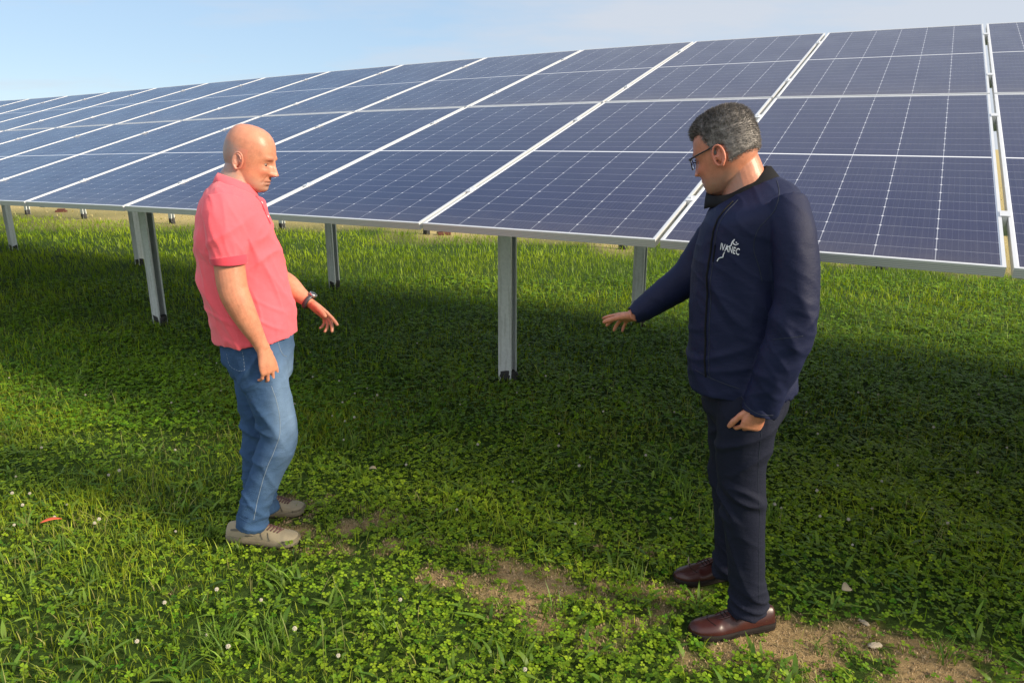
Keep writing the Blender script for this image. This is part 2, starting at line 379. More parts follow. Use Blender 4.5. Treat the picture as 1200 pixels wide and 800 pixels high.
def table(label, u0, ncol, posts, shift=(0,0), flip=False, gaps=(), foot_h=.09):
    """u0 = right end; columns run to the left."""
    step = PW+GAP; base = rowpt(u0-ncol*step/2+shift[0], 2.2+shift[1])
    root = empty('solar_table', base); tag(root, label, 'solar array', 'tables of solar panels')
    inv = Matrix.Translation(-base)
    for j in range(ncol):
        u = u0-(j+1)*step+GAP/2
        for r in range(2):
            mt = inv @ pmat(u, r*(PL+GAP), shift)
            p = link('solar_panel', FM, root); p.matrix_local = mt
            g = link('cell_glass', GM, p)
        if j < ncol:
            for v in CLV:
                c = link('clamp', BM_ if (j == 0) else CM, root); c.matrix_local = inv @ pmat(u+PW+GAP/2, v, shift)
    off = Vector(rowpt(shift[0], shift[1])-rowpt(0,0))
    for v in CLV:                 # purlins follow the panels
        b = MB(); rings = []
        n = ncol*2
        for i in range(n+1):
            u = u0 - .03 - (ncol*step-.06)*i/n
            p = tabpt(u, v) + off - base; mt = pmat(u-PW/2, v, shift); ey = mt.col[1].xyz; ez = mt.col[2].xyz
            rings.append([np.array(p + ey*a + ez*c_) for a, c_ in ((-.022,-.0365),(.022,-.0365),(.022,-.095),(-.022,-.095))])
        b.loft(rings).build('purlin', M['steel'], root)
    for (u, d, kind) in posts:
        p = plane_z(u, d); top = p.z-.10
        loc = rowpt(u+shift[0], d+shift[1]) - base
        b = MB(); pr = post_prof()
        if kind: pr = [(-x, y) for x, y in pr][::-1]
        b.prism(pr, -.3, top)
        po = b.build('post', M['steel'], root); po.location = (loc.x, loc.y, 0); po.rotation_euler = (0,0,ROWYAW)
        f = MB(); rngs = []
        for i, z in enumerate(np.linspace(-.02, foot_h, 7)):
            rngs.append([np.array([(.078 + .006*math.sin(3*a+i*1.3) + .004*random.random())*math.cos(a)*(1 if abs(math.cos(a))>.3 else .9), (.046+.005*random.random())*math.sin(a), z+.012*math.sin(a*2+u)]) for a in np.linspace(0, 2*PI, 20, endpoint=False)])
        f.loft(rngs).build('post_collar', M['black_rubber'], po, True)
    for u in sorted({round(q[0]*2)/2 for q in posts}):
        us = [q[0] for q in posts if abs(q[0]-u) < .6]; uu = sum(us)/len(us)
        b = MB(); pts = []
        for v in (.35, 2.3, 4.25):
            mt = pmat(uu-PW/2, 0, shift); p = tabpt(uu, v)+off-base
            ex = mt.col[0].xyz; ez = mt.col[2].xyz
            pts.append([np.array(p + ex*a + ez*c_) for a, c_ in ((-.03,-.096),(.03,-.096),(.03,-.19),(-.03,-.19))])
        b.loft(pts).build('rafter', M['steel'], root)
    return root
stp = PW+GAP
F1 = [(-2.67,1.47,0),(-2.42,3.55,0),(-6.42,1.33,0),(-6.22,3.50,0),(-10.1,1.35,0),(-9.93,3.46,1)]
table('front row table of blue panels right behind the two men, on bright steel posts', 0.0, 11, F1)
table('front row table at the far left of the photo, its panels paling to sky blue', -11*stp, 11, [(-13.25,1.35,0),(-13.13,3.36,1),(-16.9,1.4,0),(-16.8,3.4,1),(-20.6,1.4,0),(-20.5,3.4,0),(-24.2,1.4,0),(-24.0,3.4,0)])
table('front row table cut off by the right edge of the photo, past the open gap', 8*stp+.0, 8, [(1.25,1.47,0),(1.4,3.5,1),(5.0,1.47,0),(5.1,3.5,0),(8.7,1.47,0),(8.7,3.5,0)])
# the next row: posts already driven, no panels on them yet
for (x, y, lb) in ((1033,316,'short steel post behind the tables, right of the man in navy'), (730,292,'short steel post behind the tables, just above the reaching hand'), (500,275,'short steel post behind the tables, midway between the two men'),
                   (331,269,'short steel post behind the tables, just right of the pink shirt'), (202,262.5,'short steel post behind the tables, just left of the pink shirt'), (99,257,'short steel post behind the tables, left of the thick leaning front post'),
                   (33,252,'short steel post behind the tables, the one farthest left')):
    g_ = ground_at(x, y); b = MB(); b.prism(post_prof(), -.3, 1.12); po = b.build('steel_post', M['steel']); po.location = (g_[0], g_[1], 0); po.rotation_euler = (0,0,ROWYAW)
    tag(po, lb, 'post', 'bare posts of the next row'); f = MB(); rngs = []
    for z in np.linspace(-.02, .13, 6): rngs.append([np.array([(.07+.008*random.random())*math.cos(a), (.055+.006*random.random())*math.sin(a), z+.01*math.sin(a*2+x)]) for a in np.linspace(0, 2*PI, 18, endpoint=False)])
    f.loft(rngs).build('post_collar', M['black_rubber'], po, True)

# ------------------------------------------------------------------ ground
GP = lambda x, y: ground_at(x, y)[:2]
DIRT = [(GP(648,690), .22,.09,1.15), (GP(710,722), .26,.09,1.05), (GP(450,640), .25,.07,.75), (GP(560,672), .25,.08,.7), (GP(760,745), .2,.08,.8), (GP(360,625), .16,.07,.7), (GP(925,755), .26,.12,1.25), (GP(1010,775), .30,.10,1.25), (GP(1090,792), .22,.09,1.), (GP(415,614), .18,.11,1.1),
        (GP(395,640),.14,.07,1.0),(GP(212,686), .07,.05,.7), (GP(780,690), .14,.06,.7), (GP(560,640), .15,.06,.45),(GP(500,660), .12,.05,.5), (GP(850,765), .2,.07,.9),(GP(310,600),.2,.08,.35),(GP(760,640),.2,.08,.3),(GP(350,590),.15,.1,.4)]
def dirt(X, Y):
    v = np.zeros_like(X)
    for (c, rx, ry, a) in DIRT: v = np.maximum(v, a*np.exp(-(((X-c[0])/rx)**2+((Y-c[1])/ry)**2)*.7))
    nz = np.zeros_like(X)
    for k, (fx, fy, ph) in enumerate(((9,13,.3),(17,7,1.9),(23,31,.7),(37,19,2.7),(53,47,.2))):
        nz += np.sin(X*fx+ph+1.7*np.sin(Y*fy*.6+ph))*np.sin(Y*fy+ph*2+1.3*np.sin(X*fx*.7))/(1+.35*k)
    return np.clip(v*(1+.85*nz)*1.05-.20, 0, 1)
def brown(X, Y):                  # dry mown strip behind the array
    u = (X-O2[0])*E2[0]+(Y-O2[1])*E2[1]; d = (X-O2[0])*N2[0]+(Y-O2[1])*N2[1]
    lim = 8.7 + np.minimum(u+7.5, 0)*.19
    return sm(d+.35*np.sin(u*2.1)+.25*np.sin(u*5.3+1), lim-.25, lim+.5)
def hgt(X, Y):
    r = np.exp(-((X+.3)**2+(Y-2.4)**2)/18)
    return .012*np.sin(X*2.3+.4)*np.sin(Y*1.9)*(1-.6*r)+.006*np.sin(X*7+Y*5)
def grid_mesh(xs, ys):
    X, Y = np.meshgrid(xs, ys); n, m = X.shape; V = np.stack([X, Y, hgt(X, Y)*(np.abs(X)<60)*(Y<80)], -1).reshape(-1, 3)
    i = np.arange((n-1)*m).reshape(n-1, m)[:, :-1].ravel()
    return V, np.stack([i, i+1, i+m+1, i+m], 1), X.ravel(), Y.ravel()
def axis(lo, hi, step, far, k=1.35):
    a = list(np.arange(lo, hi+1e-6, step)); s_ = step; x = a[-1]; r = []
    while x < far: s_ *= k; x += s_; r.append(x)
    s_ = step; x = a[0]; l_ = []
    while x > -far: s_ *= k; x -= s_; l_.append(x)
    return np.array(l_[::-1]+a+r)
V, Q, X, Y = grid_mesh(axis(-3.2, 3.4, .03, 900), axis(1.4, 6.5, .03, 900))
di = dirt(X, Y); br = brown(X, Y)
V[:,2] += .006*np.sin(X*61+np.sin(Y*43))*np.sin(Y*57)*(np.abs(X)<4)*(Y<7)
soil = np.array([.075,.055,.028]); sand = np.array([.38,.27,.145]); dark = np.array([.040,.075,.012]); dry = np.array([.42,.34,.16])
tint = dark[None]*(1-di[:,None])+sand[None]*di[:,None]
tint = tint*(1-br[:,None])+dry[None]*br[:,None]
me = np_mesh('ground', V, Q, [], [], tint, True)
gm = mat('ground_soil', (1,1,1), .95, 0, .15); t = NT(gm); v = t.obj()
c = t.mix(t.math('MULTIPLY', t.noise(48, 9, .8, v), 1.0), t.mix(1.0, t.attr('tint'), (.30,.27,.24), 'MULTIPLY'), t.mix(1.0, t.attr('tint'), (1.75,1.75,1.65), 'MULTIPLY'))
t.l(c, t.b.inputs['Base Color']); t.bump(t.math('ADD', t.noise(60, 8, .75, v), t.math('MULTIPLY', t.noise(300, 4, .7, v), .3)), .9, .02)
me.materials.append(gm); g = link('ground', me); tag(g, kind='structure')

# ------------------------------------------------------------------ grass, clover
def sm_(x, a, b):
    t_ = np.clip((x-a)/(b-a), 0, 1); return t_*t_*(3-2*t_)
def scatter(density, ymin, ymax, xpad=1.3, side=1.0):
    ymin = 1.05 if ymin < 2 else ymin; xpad = max(xpad, 1.3)
    """random ground points in the wedge the camera looks over and a margin to each side"""
    area = 0; out = []
    n = int(density*(ymax-ymin)*2*(.78*ymax+xpad)*1.0)
    Y = rng.uniform(ymin, ymax, n); X = rng.uniform(-1, 1, n)*(.78*ymax+xpad)
    k = np.abs(X) < .78*Y+xpad
    return X[k], Y[k]
FEET = [(GP(300,640), .20), (GP(335,612), .16), (GP(858,742), .20), (GP(825,684), .15)]
def keep_feet(X, Y, h):
    ok = np.ones(len(X), bool)
    for c, r in FEET: ok &= ~((((X-c[0])/r)**2+((Y-c[1])/.05)**2 < 1) & (h > .012))
    return ok
def patch(X, Y, s=1.0, ph=0.):
    return .5+.25*np.sin(X*2.1*s+1.3*np.sin(Y*1.7*s+ph)+ph)+.25*np.sin(Y*2.9*s+1.1*np.sin(X*2.3*s)+2*ph)
def blades(X, Y, H, Wd, col, rows=3, lean=.45, shape=None):
    n = len(X); th = rng.uniform(0, 2*PI, n); fa = th+PI/2+rng.normal(0, .4, n); ln = np.abs(rng.normal(lean, .3, n))
    Z = hgt(X, Y); prof = shape or ([1,.8,0] if rows == 3 else [1,.95,.65,0]); P = []
    ts = np.linspace(0, 1, rows) if rows > 2 else [0, 1]
    V = []; T = []
    for i, tt in enumerate(ts):
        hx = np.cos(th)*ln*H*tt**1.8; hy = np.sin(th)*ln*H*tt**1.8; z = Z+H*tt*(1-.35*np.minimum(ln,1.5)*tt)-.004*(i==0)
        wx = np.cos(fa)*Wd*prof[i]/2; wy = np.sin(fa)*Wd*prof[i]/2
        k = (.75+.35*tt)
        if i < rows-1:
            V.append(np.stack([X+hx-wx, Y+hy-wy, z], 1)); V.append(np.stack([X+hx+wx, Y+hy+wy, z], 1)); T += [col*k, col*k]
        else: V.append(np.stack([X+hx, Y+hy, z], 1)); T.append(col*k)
    m = 2*(rows-1)+1; VV = np.stack(V, 1).reshape(-1, 3); TT_ = np.stack(T, 1).reshape(-1, 3)
    b = np.arange(n)*m; q = []
    for i in range(rows-2): q.append(np.stack([b+2*i, b+2*i+1, b+2*i+3, b+2*i+2], 1))
    tr = np.stack([b+2*(rows-2), b+2*(rows-2)+1, b+2*(rows-2)+2], 1)
    return VV, (np.concatenate(q) if q else np.zeros((0,4), int)), tr, TT_
def gcol(n, a, b, f=None, jit=.17):
    f = rng.random(n) if f is None else np.clip(f+rng.normal(0, .22, n), 0, 1)
    c = np.array(a)[None]*(1-f[:,None])+np.array(b)[None]*f[:,None]
    return c*np.exp(rng.normal(0, jit, n))[:,None]
parts = []
GA, GB, GY = (.080,.165,.008), (.36,.42,.024), (.34,.31,.10)
# near mixed blades
X, Y = scatter(4600, 1.45, 5.0); d_ = dirt(X, Y); pt = patch(X, Y, 1.6, .5)
k = rng.random(len(X)) < (1-.78*d_)*(.35+.65*pt)*(1-.62*sm_(X, -1.4, .7)); X, Y, d_, pt = X[k], Y[k], d_[k], pt[k]
H = rng.gamma(5, .0088, len(X))*(.7+.6*pt)*(1-.55*d_); k = keep_feet(X, Y, H); X, Y, H, pt = X[k], Y[k], H[k], pt[k]
col = gcol(len(X), GA, GB, pt*.8); dryk = rng.random(len(X)) < .04+.22*(patch(X, Y, 2.3, 4.1) > .72); col[dryk] = gcol(dryk.sum(), GY, (.2,.2,.06))
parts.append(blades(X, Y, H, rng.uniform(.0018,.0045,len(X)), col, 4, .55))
# tall tufts
tp = [(GP(90,450),.16),(GP(510,480),.2),(GP(525,500),.16),(GP(400,520),.13),(GP(775,560),.2),(GP(800,585),.17),(GP(905,610),.14),(GP(640,720),.12),(GP(420,560),.14),(GP(60,430),.15),(GP(130,440),.15),
      (GP(700,500),.14),(GP(380,500),.15),(GP(20,510),.13),(GP(200,440),.12),(GP(30,700),.12),(GP(330,760),.12),(GP(500,760),.11),(GP(600,765),.12),(GP(160,640),.11),(GP(260,760),.13),(GP(450,745),.11),(GP(1100,470),.14),(GP(1000,460),.14),(GP(330,690),.10),(GP(1160,560),.12)]
tp += [(np.array([rng.uniform(-3.2,3.2), rng.uniform(1.9,5)]), rng.uniform(.06,.12)) for _ in range(190)]
xs, ys, hs = [], [], []
for c, h in tp:
    n = int(10+14*rng.random()); xs += list(c[0]+rng.normal(0,.022,n)); ys += list(c[1]+rng.normal(0,.022,n)); hs += list(h*rng.uniform(.5,1.15,n))
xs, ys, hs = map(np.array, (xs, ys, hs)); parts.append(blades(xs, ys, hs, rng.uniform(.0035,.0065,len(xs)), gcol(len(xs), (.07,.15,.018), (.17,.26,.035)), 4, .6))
# seed stalks, pale and thin
X, Y = scatter(16, 1.6, 9); parts.append(blades(X, Y, rng.uniform(.09,.2,len(X)), np.full(len(X), .0016), gcol(len(X), (.16,.2,.05), (.32,.3,.12)), 4, .35, [1,.9,1.6,0]))
# middle distance (lusher under and behind the tables)
for (dn, y0, y1, w0, w1, h0, rows) in ((900,4.9,7.5,.003,.006,.0135,3),(520,7.4,11,.005,.009,.017,3),(230,10.8,17,.008,.014,.018,3),(60,16.8,32,.014,.028,.02,3)):
    X, Y = scatter(dn, y0, y1, .6); br = brown(X, Y); pt = patch(X, Y, .8, 1.)
    k = rng.random(len(X)) < (1-.75*br); X, Y, br, pt = X[k], Y[k], br[k], pt[k]
    col = gcol(len(X), (.13,.235,.006), (.30,.40,.012), pt); col = col*(1-br[:,None])+gcol(len(X), (.36,.30,.13), (.5,.42,.2))*br[:,None]
    parts.append(blades(X, Y, rng.gamma(5, h0/1.15, len(X))*(1-.5*br), rng.uniform(w0, w1, len(X)), col, rows, .5))
# broad dandelion and plantain leaves
X, Y = scatter(42, 1.6, 6.5); k = dirt(X, Y) < .4; X, Y = X[k], Y[k]
cx = []; 
for x, y in zip(X, Y):
    for q in range(int(rng.integers(2, 6))): cx.append((x+rng.normal(0,.018), y+rng.normal(0,.018)))
cx = np.array(cx); n = len(cx); H = rng.uniform(.035,.085,n); k = keep_feet(cx[:,0], cx[:,1], H); cx, H = cx[k], H[k]; n = len(cx)
parts.append(blades(cx[:,0], cx[:,1], H, rng.uniform(.009,.02,n), gcol(n, (.08,.17,.02), (.19,.29,.04)), 5, 1.15, [.25,.8,1.0,.7,0]))
# straw lying on the bare soil
X, Y = scatter(4200, 1.5, 4); k = (dirt(X, Y) > .15) & (rng.random(len(X)) < .6); X, Y = X[k], Y[k]
parts.append(blades(X, Y, np.full(len(X), .02)*rng.uniform(.4,1.8,len(X)), np.full(len(X), .0017), gcol(len(X), (.36,.27,.14), (.5,.4,.24)), 3, 1.9))
def merge(parts):
    V, Q, T_, C = [], [], [], []; o = 0
    for v, q, t_, c in parts:
        V.append(v); Q.append(q+o); T_.append(t_+o); C.append(c); o += len(v)
    return np.concatenate(V), np.concatenate(Q), np.concatenate(T_), np.clip(np.concatenate(C), 0, 1)
V, Q, T_, C = merge(parts)
g = link('grass', np_mesh('grass', V, Q, T_, [M['leaf']], C)); tag(g, 'short green grass with longer tufts and dry stalks over the whole field', 'grass', kind='stuff')

def clover(X, Y, H, S, col):
    n = len(X); yaw = rng.uniform(0, 2*PI, n); tx = rng.normal(0, .22, n); ty = rng.normal(0, .22, n); Z = hgt(X, Y)+H
    sh = np.array([(.04,0,0),(.42,.46,.07),(.95,.52,.12),(1.10,0,.02),(.95,-.52,.12),(.42,-.46,.07)])
    V = []; C = []; q = []
    for k in range(3):
        a = yaw+k*2*PI/3; ca, sa = np.cos(a), np.sin(a); dr = rng.uniform(-.25,.2,n)
        P = []
        for i, (lx, ly, lz) in enumerate(sh):
            x = (lx*ca-ly*sa)*S; y = (lx*sa+ly*ca)*S; z = (lz+lx*dr)*S
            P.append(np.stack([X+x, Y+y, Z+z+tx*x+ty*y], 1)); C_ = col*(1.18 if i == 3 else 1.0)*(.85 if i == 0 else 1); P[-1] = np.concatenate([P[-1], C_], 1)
        V.append(np.stack(P, 1))
    A = np.stack(V, 1).reshape(-1, 6); b = np.arange(3*n)*6
    q = np.concatenate([np.stack([b, b+3, b+2, b+1], 1), np.stack([b, b+5, b+4, b+3], 1)])
    return A[:,:3], q, np.zeros((0,3), int), A[:,3:]
cp = []
X, Y = scatter(5200, 1.45, 3.9); d_ = dirt(X, Y); pt = patch(X, Y, 1.2, 2.0)
lf = sm_(X, -1.6, .9); k = rng.random(len(X)) < (1-.93*d_)*(.35+.65*pt)*(.42+.58*lf); X, Y, d_, pt = X[k], Y[k], d_[k], pt[k]
mound = patch(X, Y, 5., .7)
H = (rng.uniform(.006,.042,len(X))*(.5+.8*mound))*(1-.5*d_); k = keep_feet(X, Y, H); X, Y, H, pt = X[k], Y[k], H[k], pt[k]
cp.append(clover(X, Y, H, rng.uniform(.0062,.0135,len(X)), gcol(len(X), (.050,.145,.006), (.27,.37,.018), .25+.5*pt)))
X, Y = scatter(2300, 3.85, 6.0); pt = patch(X, Y, 1.2, 2.0); k = rng.random(len(X)) < .45+.55*pt; X, Y, pt = X[k], Y[k], pt[k]
cp.append(clover(X, Y, rng.uniform(.015,.06,len(X)), rng.uniform(.009,.015,len(X)), gcol(len(X), (.040,.130,.005), (.18,.31,.014), .25+.5*pt)))
X, Y = scatter(700, 5.9, 9.0); pt = patch(X, Y, 1.2, 2.0); k = (rng.random(len(X)) < .3+.5*pt); X, Y, pt = X[k], Y[k], pt[k]
cp.append(clover(X, Y, rng.uniform(.015,.06,len(X)), rng.uniform(.012,.02,len(X)), gcol(len(X), (.040,.130,.005), (.18,.31,.014), .25+.5*pt)))
V, Q, T_, C = merge(cp)
g = link('clover', np_mesh('clover', V, Q, T_, [M['clover']], C)); tag(g, 'dense three-leaved clover carpeting the ground around the men', 'clover', kind='stuff')

# crumbs of loose soil on the bare patches
X, Y = scatter(9000, 1.5, 4); k = dirt(X, Y) > .12; X, Y = X[k], Y[k]; n = len(X); r = rng.gamma(2., .0009, n)+.0007; a0 = rng.uniform(0, 6.28, n); Z = hgt(X, Y)
Vs = [np.stack([X+r*np.cos(a0+q*PI/2)*rng.uniform(.7,1.3,n), Y+r*np.sin(a0+q*PI/2)*rng.uniform(.7,1.3,n), Z-.001], 1) for q in range(4)]+[np.stack([X+r*.2, Y, Z+r*rng.uniform(.6,1.2,n)+.004], 1)]
V = np.stack(Vs, 1).reshape(-1, 3); b_ = np.arange(n)*5; C = np.repeat(gcol(n, (.20,.135,.07), (.42,.31,.18)), 5, 0)
g = link('soil_crumbs', np_mesh('soil_crumbs', V, [], np.concatenate([np.stack([b_+q, b_+(q+1)%4, b_+4], 1) for q in range(4)]), [], np.clip(C, 0, 1)))
M['crumb'] = attr_mat('soil_crumbs', .95, spec=.1); g.data.materials.append(M['crumb']); tag(g, 'loose dry crumbs of soil on the bare patches', 'soil', kind='stuff')

# clover blossoms, one object each
def blossom(seed):
    r = random.Random(seed); b = MB()
    b.tube([(0,0,0),(.004,.002,.03),(.002,0,.06)], .0009, 5, 1)
    for i in range(26):
        z = 1-2*(i+.5)/26; a = i*2.4; q = math.sqrt(1-z*z); d = Vector((q*math.cos(a), q*math.sin(a), z)); c0 = Vector((.002,0,.062))
        tip = c0+d*(.0085+.001*r.random()); s1 = d.orthogonal().normalized()*.0017; s2 = d.cross(s1)
        b.add([c0+s1*.6, c0+s2*.6, c0-s1*.6, c0-s2*.6, c0+(tip-c0)*.7+s1*1.3, c0+(tip-c0)*.7+s2*1.3, c0+(tip-c0)*.7-s1*1.3, c0+(tip-c0)*.7-s2*1.3, tip], [(0,1,5,4),(1,2,6,5),(2,3,7,6),(3,0,4,7),(4,5,8),(5,6,8),(6,7,8),(7,4,8)], 0)
    return b.mesh('clover_flower', [M['petal'], M['stem']])
BL = [blossom(i) for i in range(3)]
FL = [(404,470),(414,458),(430,452),(442,463),(385,455),(402,492),(417,488),(398,445),(390,484),(300,620),(20,553),(28,589),(34,575),(67,603),(77,586),(16,577),(50,522),(128,553),(240,735),(252,690),(307,698),(192,700),
      (268,758),(160,745),(500,392),(488,402),(560,395),(690,400),(640,440),(655,520),(850,510),(870,520),(910,590),(918,592),(1030,460),(1060,470),(1095,500),(945,480),(960,505),(980,540),(1035,560),(960,602),(1000,630),
      (1110,610),(1150,640),(760,530),(790,480),(680,545),(705,480),(560,520),(540,470),(600,560),(480,540),(655,505),(735,470),(200,470),(150,430),(100,460),(60,425),(40,405),(120,405),(210,440),(230,480),(10,440),
      (345,470),(365,440),(620,780),(470,700),(395,765),(345,735),(15,610),(110,610)]
for _ in range(30): FL.append((rng.uniform(5,1195), rng.uniform(385,620)))
for i, (x, y) in enumerate(FL):
    p = ground_at(x, y, .06); o = link('clover_flower', BL[i % 3]); o.location = (p[0], p[1], -.002); o.rotation_euler = (rng.normal(0,.15), rng.normal(0,.15), rng.uniform(0,6)); s_ = rng.uniform(.6,1.0); o.scale = (s_,)*3
    tag(o, 'small white clover blossom on a thin stem in the green', 'flower', 'white clover blossoms dotted through the grass')

# litter and stones
def lump(name, m, px, py, sx, sy, sz, seed, label, cat, rz=0.):
    p = ground_at(px, py, .02); b = MB(); n, k_ = 12, 7; rings = []
    for i in range(k_):
        f = math.pi*(i+.25)/(k_-.5); rings.append([np.array([math.sin(f)*math.cos(a), math.sin(f)*math.sin(a), -math.cos(f)])*np.array([sx,sy,sz])*(1+.22*noise.noise(Vector((seed+2*math.cos(a), 2*math.sin(a), 3*math.cos(f))))) for a in np.linspace(0,2*PI,n,endpoint=False)])
    o = b.loft(rings).build(name, m, None, False); o.location = (p[0], p[1], sz*.6+.008); o.rotation_euler = (0,0,rz); return tag(o, label, cat)
lump('stone', M['stone'], 1026, 753, .026, .015, .006, 1, 'flat pale stone on bare soil right of the brown shoe', 'stone', .2)
lump('stone', M['stone'], 1013, 726, .022, .011, .005, 5, 'thin pale stone at the clover edge above the other stone', 'stone', 2.)
lump('stone', M['stone'], 642, 606, .016, .012, .010, 9, 'small grey stone in the clover between the two men', 'stone', 1.)
def leaf(px, py, L, W, rz, label, tilt=.3, m='dry_leaf', z=.035, name='dry_leaf'):
    b = MB(); top = []; n = 9
    for i in range(n):
        f = i/(n-1); w = W*math.sin(PI*min(1, f*1.02+.01))**.7*.5+.0008; z_ = .01*math.sin(f*3)
        top.append((f*L-L/2, w, z_+.25*w, ))
        top.append((f*L-L/2, 0, z_-.1*w)); top.append((f*L-L/2, -w, z_+.3*w))
    F = []
    for i in range(n-1):
        for c in (0, 1): a = i*3+c; F.append((a, a+1, a+4, a+3))
    b.add(top, F); o = b.build(name, M[m], None, True); s_ = o.modifiers.new('s', 'SOLIDIFY'); s_.thickness = .0012
    p = ground_at(px, py, z); o.location = (p[0], p[1], z); o.rotation_euler = (tilt, .15, rz); tag(o, label, 'litter' if 'red' in m else 'leaf'); return o
leaf(991, 689, .05, .035, .6, 'curled straw-coloured dry leaf on the clover right of the dark trousers', .5)
leaf(806, 660, .06, .045, 1.4, 'pale dry leaf standing behind the toe of the far brown shoe', 1.1, z=.04)
leaf(437, 549, .04, .02, .2, 'small tan dry leaf in the clover right of the jeans', .3)
leaf(60, 610, .085, .017, .75, 'thin red-orange strip of plastic lying on the grass at far left', .2, 'red_plastic', .045, 'plastic_strip')
for (px, py, lb) in ((520,275,'dark red brick lying beyond the table, seen under its edge'), (72,249,'dark red lump of brick in the dry strip at far left')):
    p = ground_at(px, py); b = MB(); b.box((-.13,-.07,0),(.13,.07,.07)); b.box((-.08,-.06,.07),(.09,.05,.11)); o = b.build('brick_pile', M['brick']); bevel(o, .012); o.location = (p[0], p[1], -.01); o.rotation_euler = (0,0,.3); tag(o, lb, 'rubble')

# ------------------------------------------------------------------ people
class Fr:
    """vertical plane facing the viewer's side at a person's distance; S = sideways, F = away"""
    def __init__(s, foot_px, foot_py, dist):
        a = ground_at(foot_px, foot_py); f = a[:2]/np.linalg.norm(a[:2])
        s.F = np.array([f[0], f[1], 0]); s.S = np.array([f[1], -f[0], 0]); s.U = np.array([0,0,1.]); s.D = dist
    def p(s, x, y, off=0.0):
        d = ray(x, y); tt = (s.D+off)/(d@s.F); return np.array([0,0,CAMZ])+d*tt
def ring_h(fr, L, R, off, depth, n=40, ex=2.25):
    a = fr.p(*L, off); b = fr.p(*R, off); c = (a+b)/2; h = np.linalg.norm(b-a)/2; ax = (b-a)/(2*h)
    out = []
    for q in np.linspace(0, 2*PI, n, endpoint=False):
        cx, sy = math.cos(q), math.sin(q)
        out.append(c + ax*h*np.sign(cx)*abs(cx)**(2/ex) + fr.F*depth*np.sign(sy)*abs(sy)**(2/ex))
    return out
def resample(rows, k=4):          # smooth spline through rows of numbers
    A = np.array(rows, float); n = len(A); out = []
    for i in range(n-1):
        p0, p1, p2, p3 = A[max(i-1,0)], A[i], A[i+1], A[min(i+2,n-1)]
        for j in range(k):
            t_ = j/k; out.append(.5*((2*p1)+(-p0+p2)*t_+(2*p0-5*p1+4*p2-p3)*t_*t_+(-p0+3*p1-3*p2+p3)*t_**3))
    out.append(A[-1]); return out
def torso(mb, fr, rows, k=4, scale=1.0, cap_in=None):
    # rows: xl, yl, xr, yr, off, depth
    rings = []
    for r in resample(rows, k):
        rg = ring_h(fr, (r[0], r[1]), (r[2], r[3]), r[4], r[5]*scale)
        if scale != 1: c = np.mean(rg, 0); rg = [c+(p-c)*scale for p in rg]
        rings.append(rg)
    if cap_in: c = np.mean(rings[-1], 0); rings.append([c+(p-c)*.93+np.array([0,0,cap_in*.3]) for p in rings[-1]]); rings.append([c+(p-c)*.9+np.array([0,0,cap_in]) for p in rings[-2]])
    mb.loft(rings); return rings
def limb3(mb, pts, n=20, k=4, cap=None):
    """pts: world xyz + r1 (sideways) + r2 (depth) rows; cap = recess the far end"""
    P = resample([list(p[0])+[p[1], p[2]] for p in pts], k); prev = None; rings = []
    for i, a in enumerate(P):
        c = a[:3]; tg = P[min(i+1, len(P)-1)][:3]-P[max(i-1, 0)][:3]; tg = tg/np.linalg.norm(tg)
        ax = AX - tg*(AX@tg); ax /= np.linalg.norm(ax); n1 = np.cross(tg, ax)     # ax = depth axis
        rings.append([c+n1*a[3]*math.cos(q)+ax*a[4]*math.sin(q) for q in np.linspace(0, 2*PI, n, endpoint=False)])
        last = (c, tg)
    if cap:
        c, tg = last; rings.append([c+(p-c)*.86+tg*.002 for p in rings[-1]]); rings.append([c+(p-c)*.97-tg*cap for p in rings[-1]])
    mb.loft(rings); return rings
def limb(mb, fr, rows, n=20, k=4, cap=None, scale=1.0):
    """rows: x, y, off, half width px, depth m"""
    global AX; AX = fr.F
    pts = []
    for (x, y, off, w, d) in rows:
        c = fr.p(x, y, off); r = np.linalg.norm(fr.p(x+w, y, off)-c); pts.append((c, r*scale, d*scale))
    return limb3(mb, pts, n, k, cap)

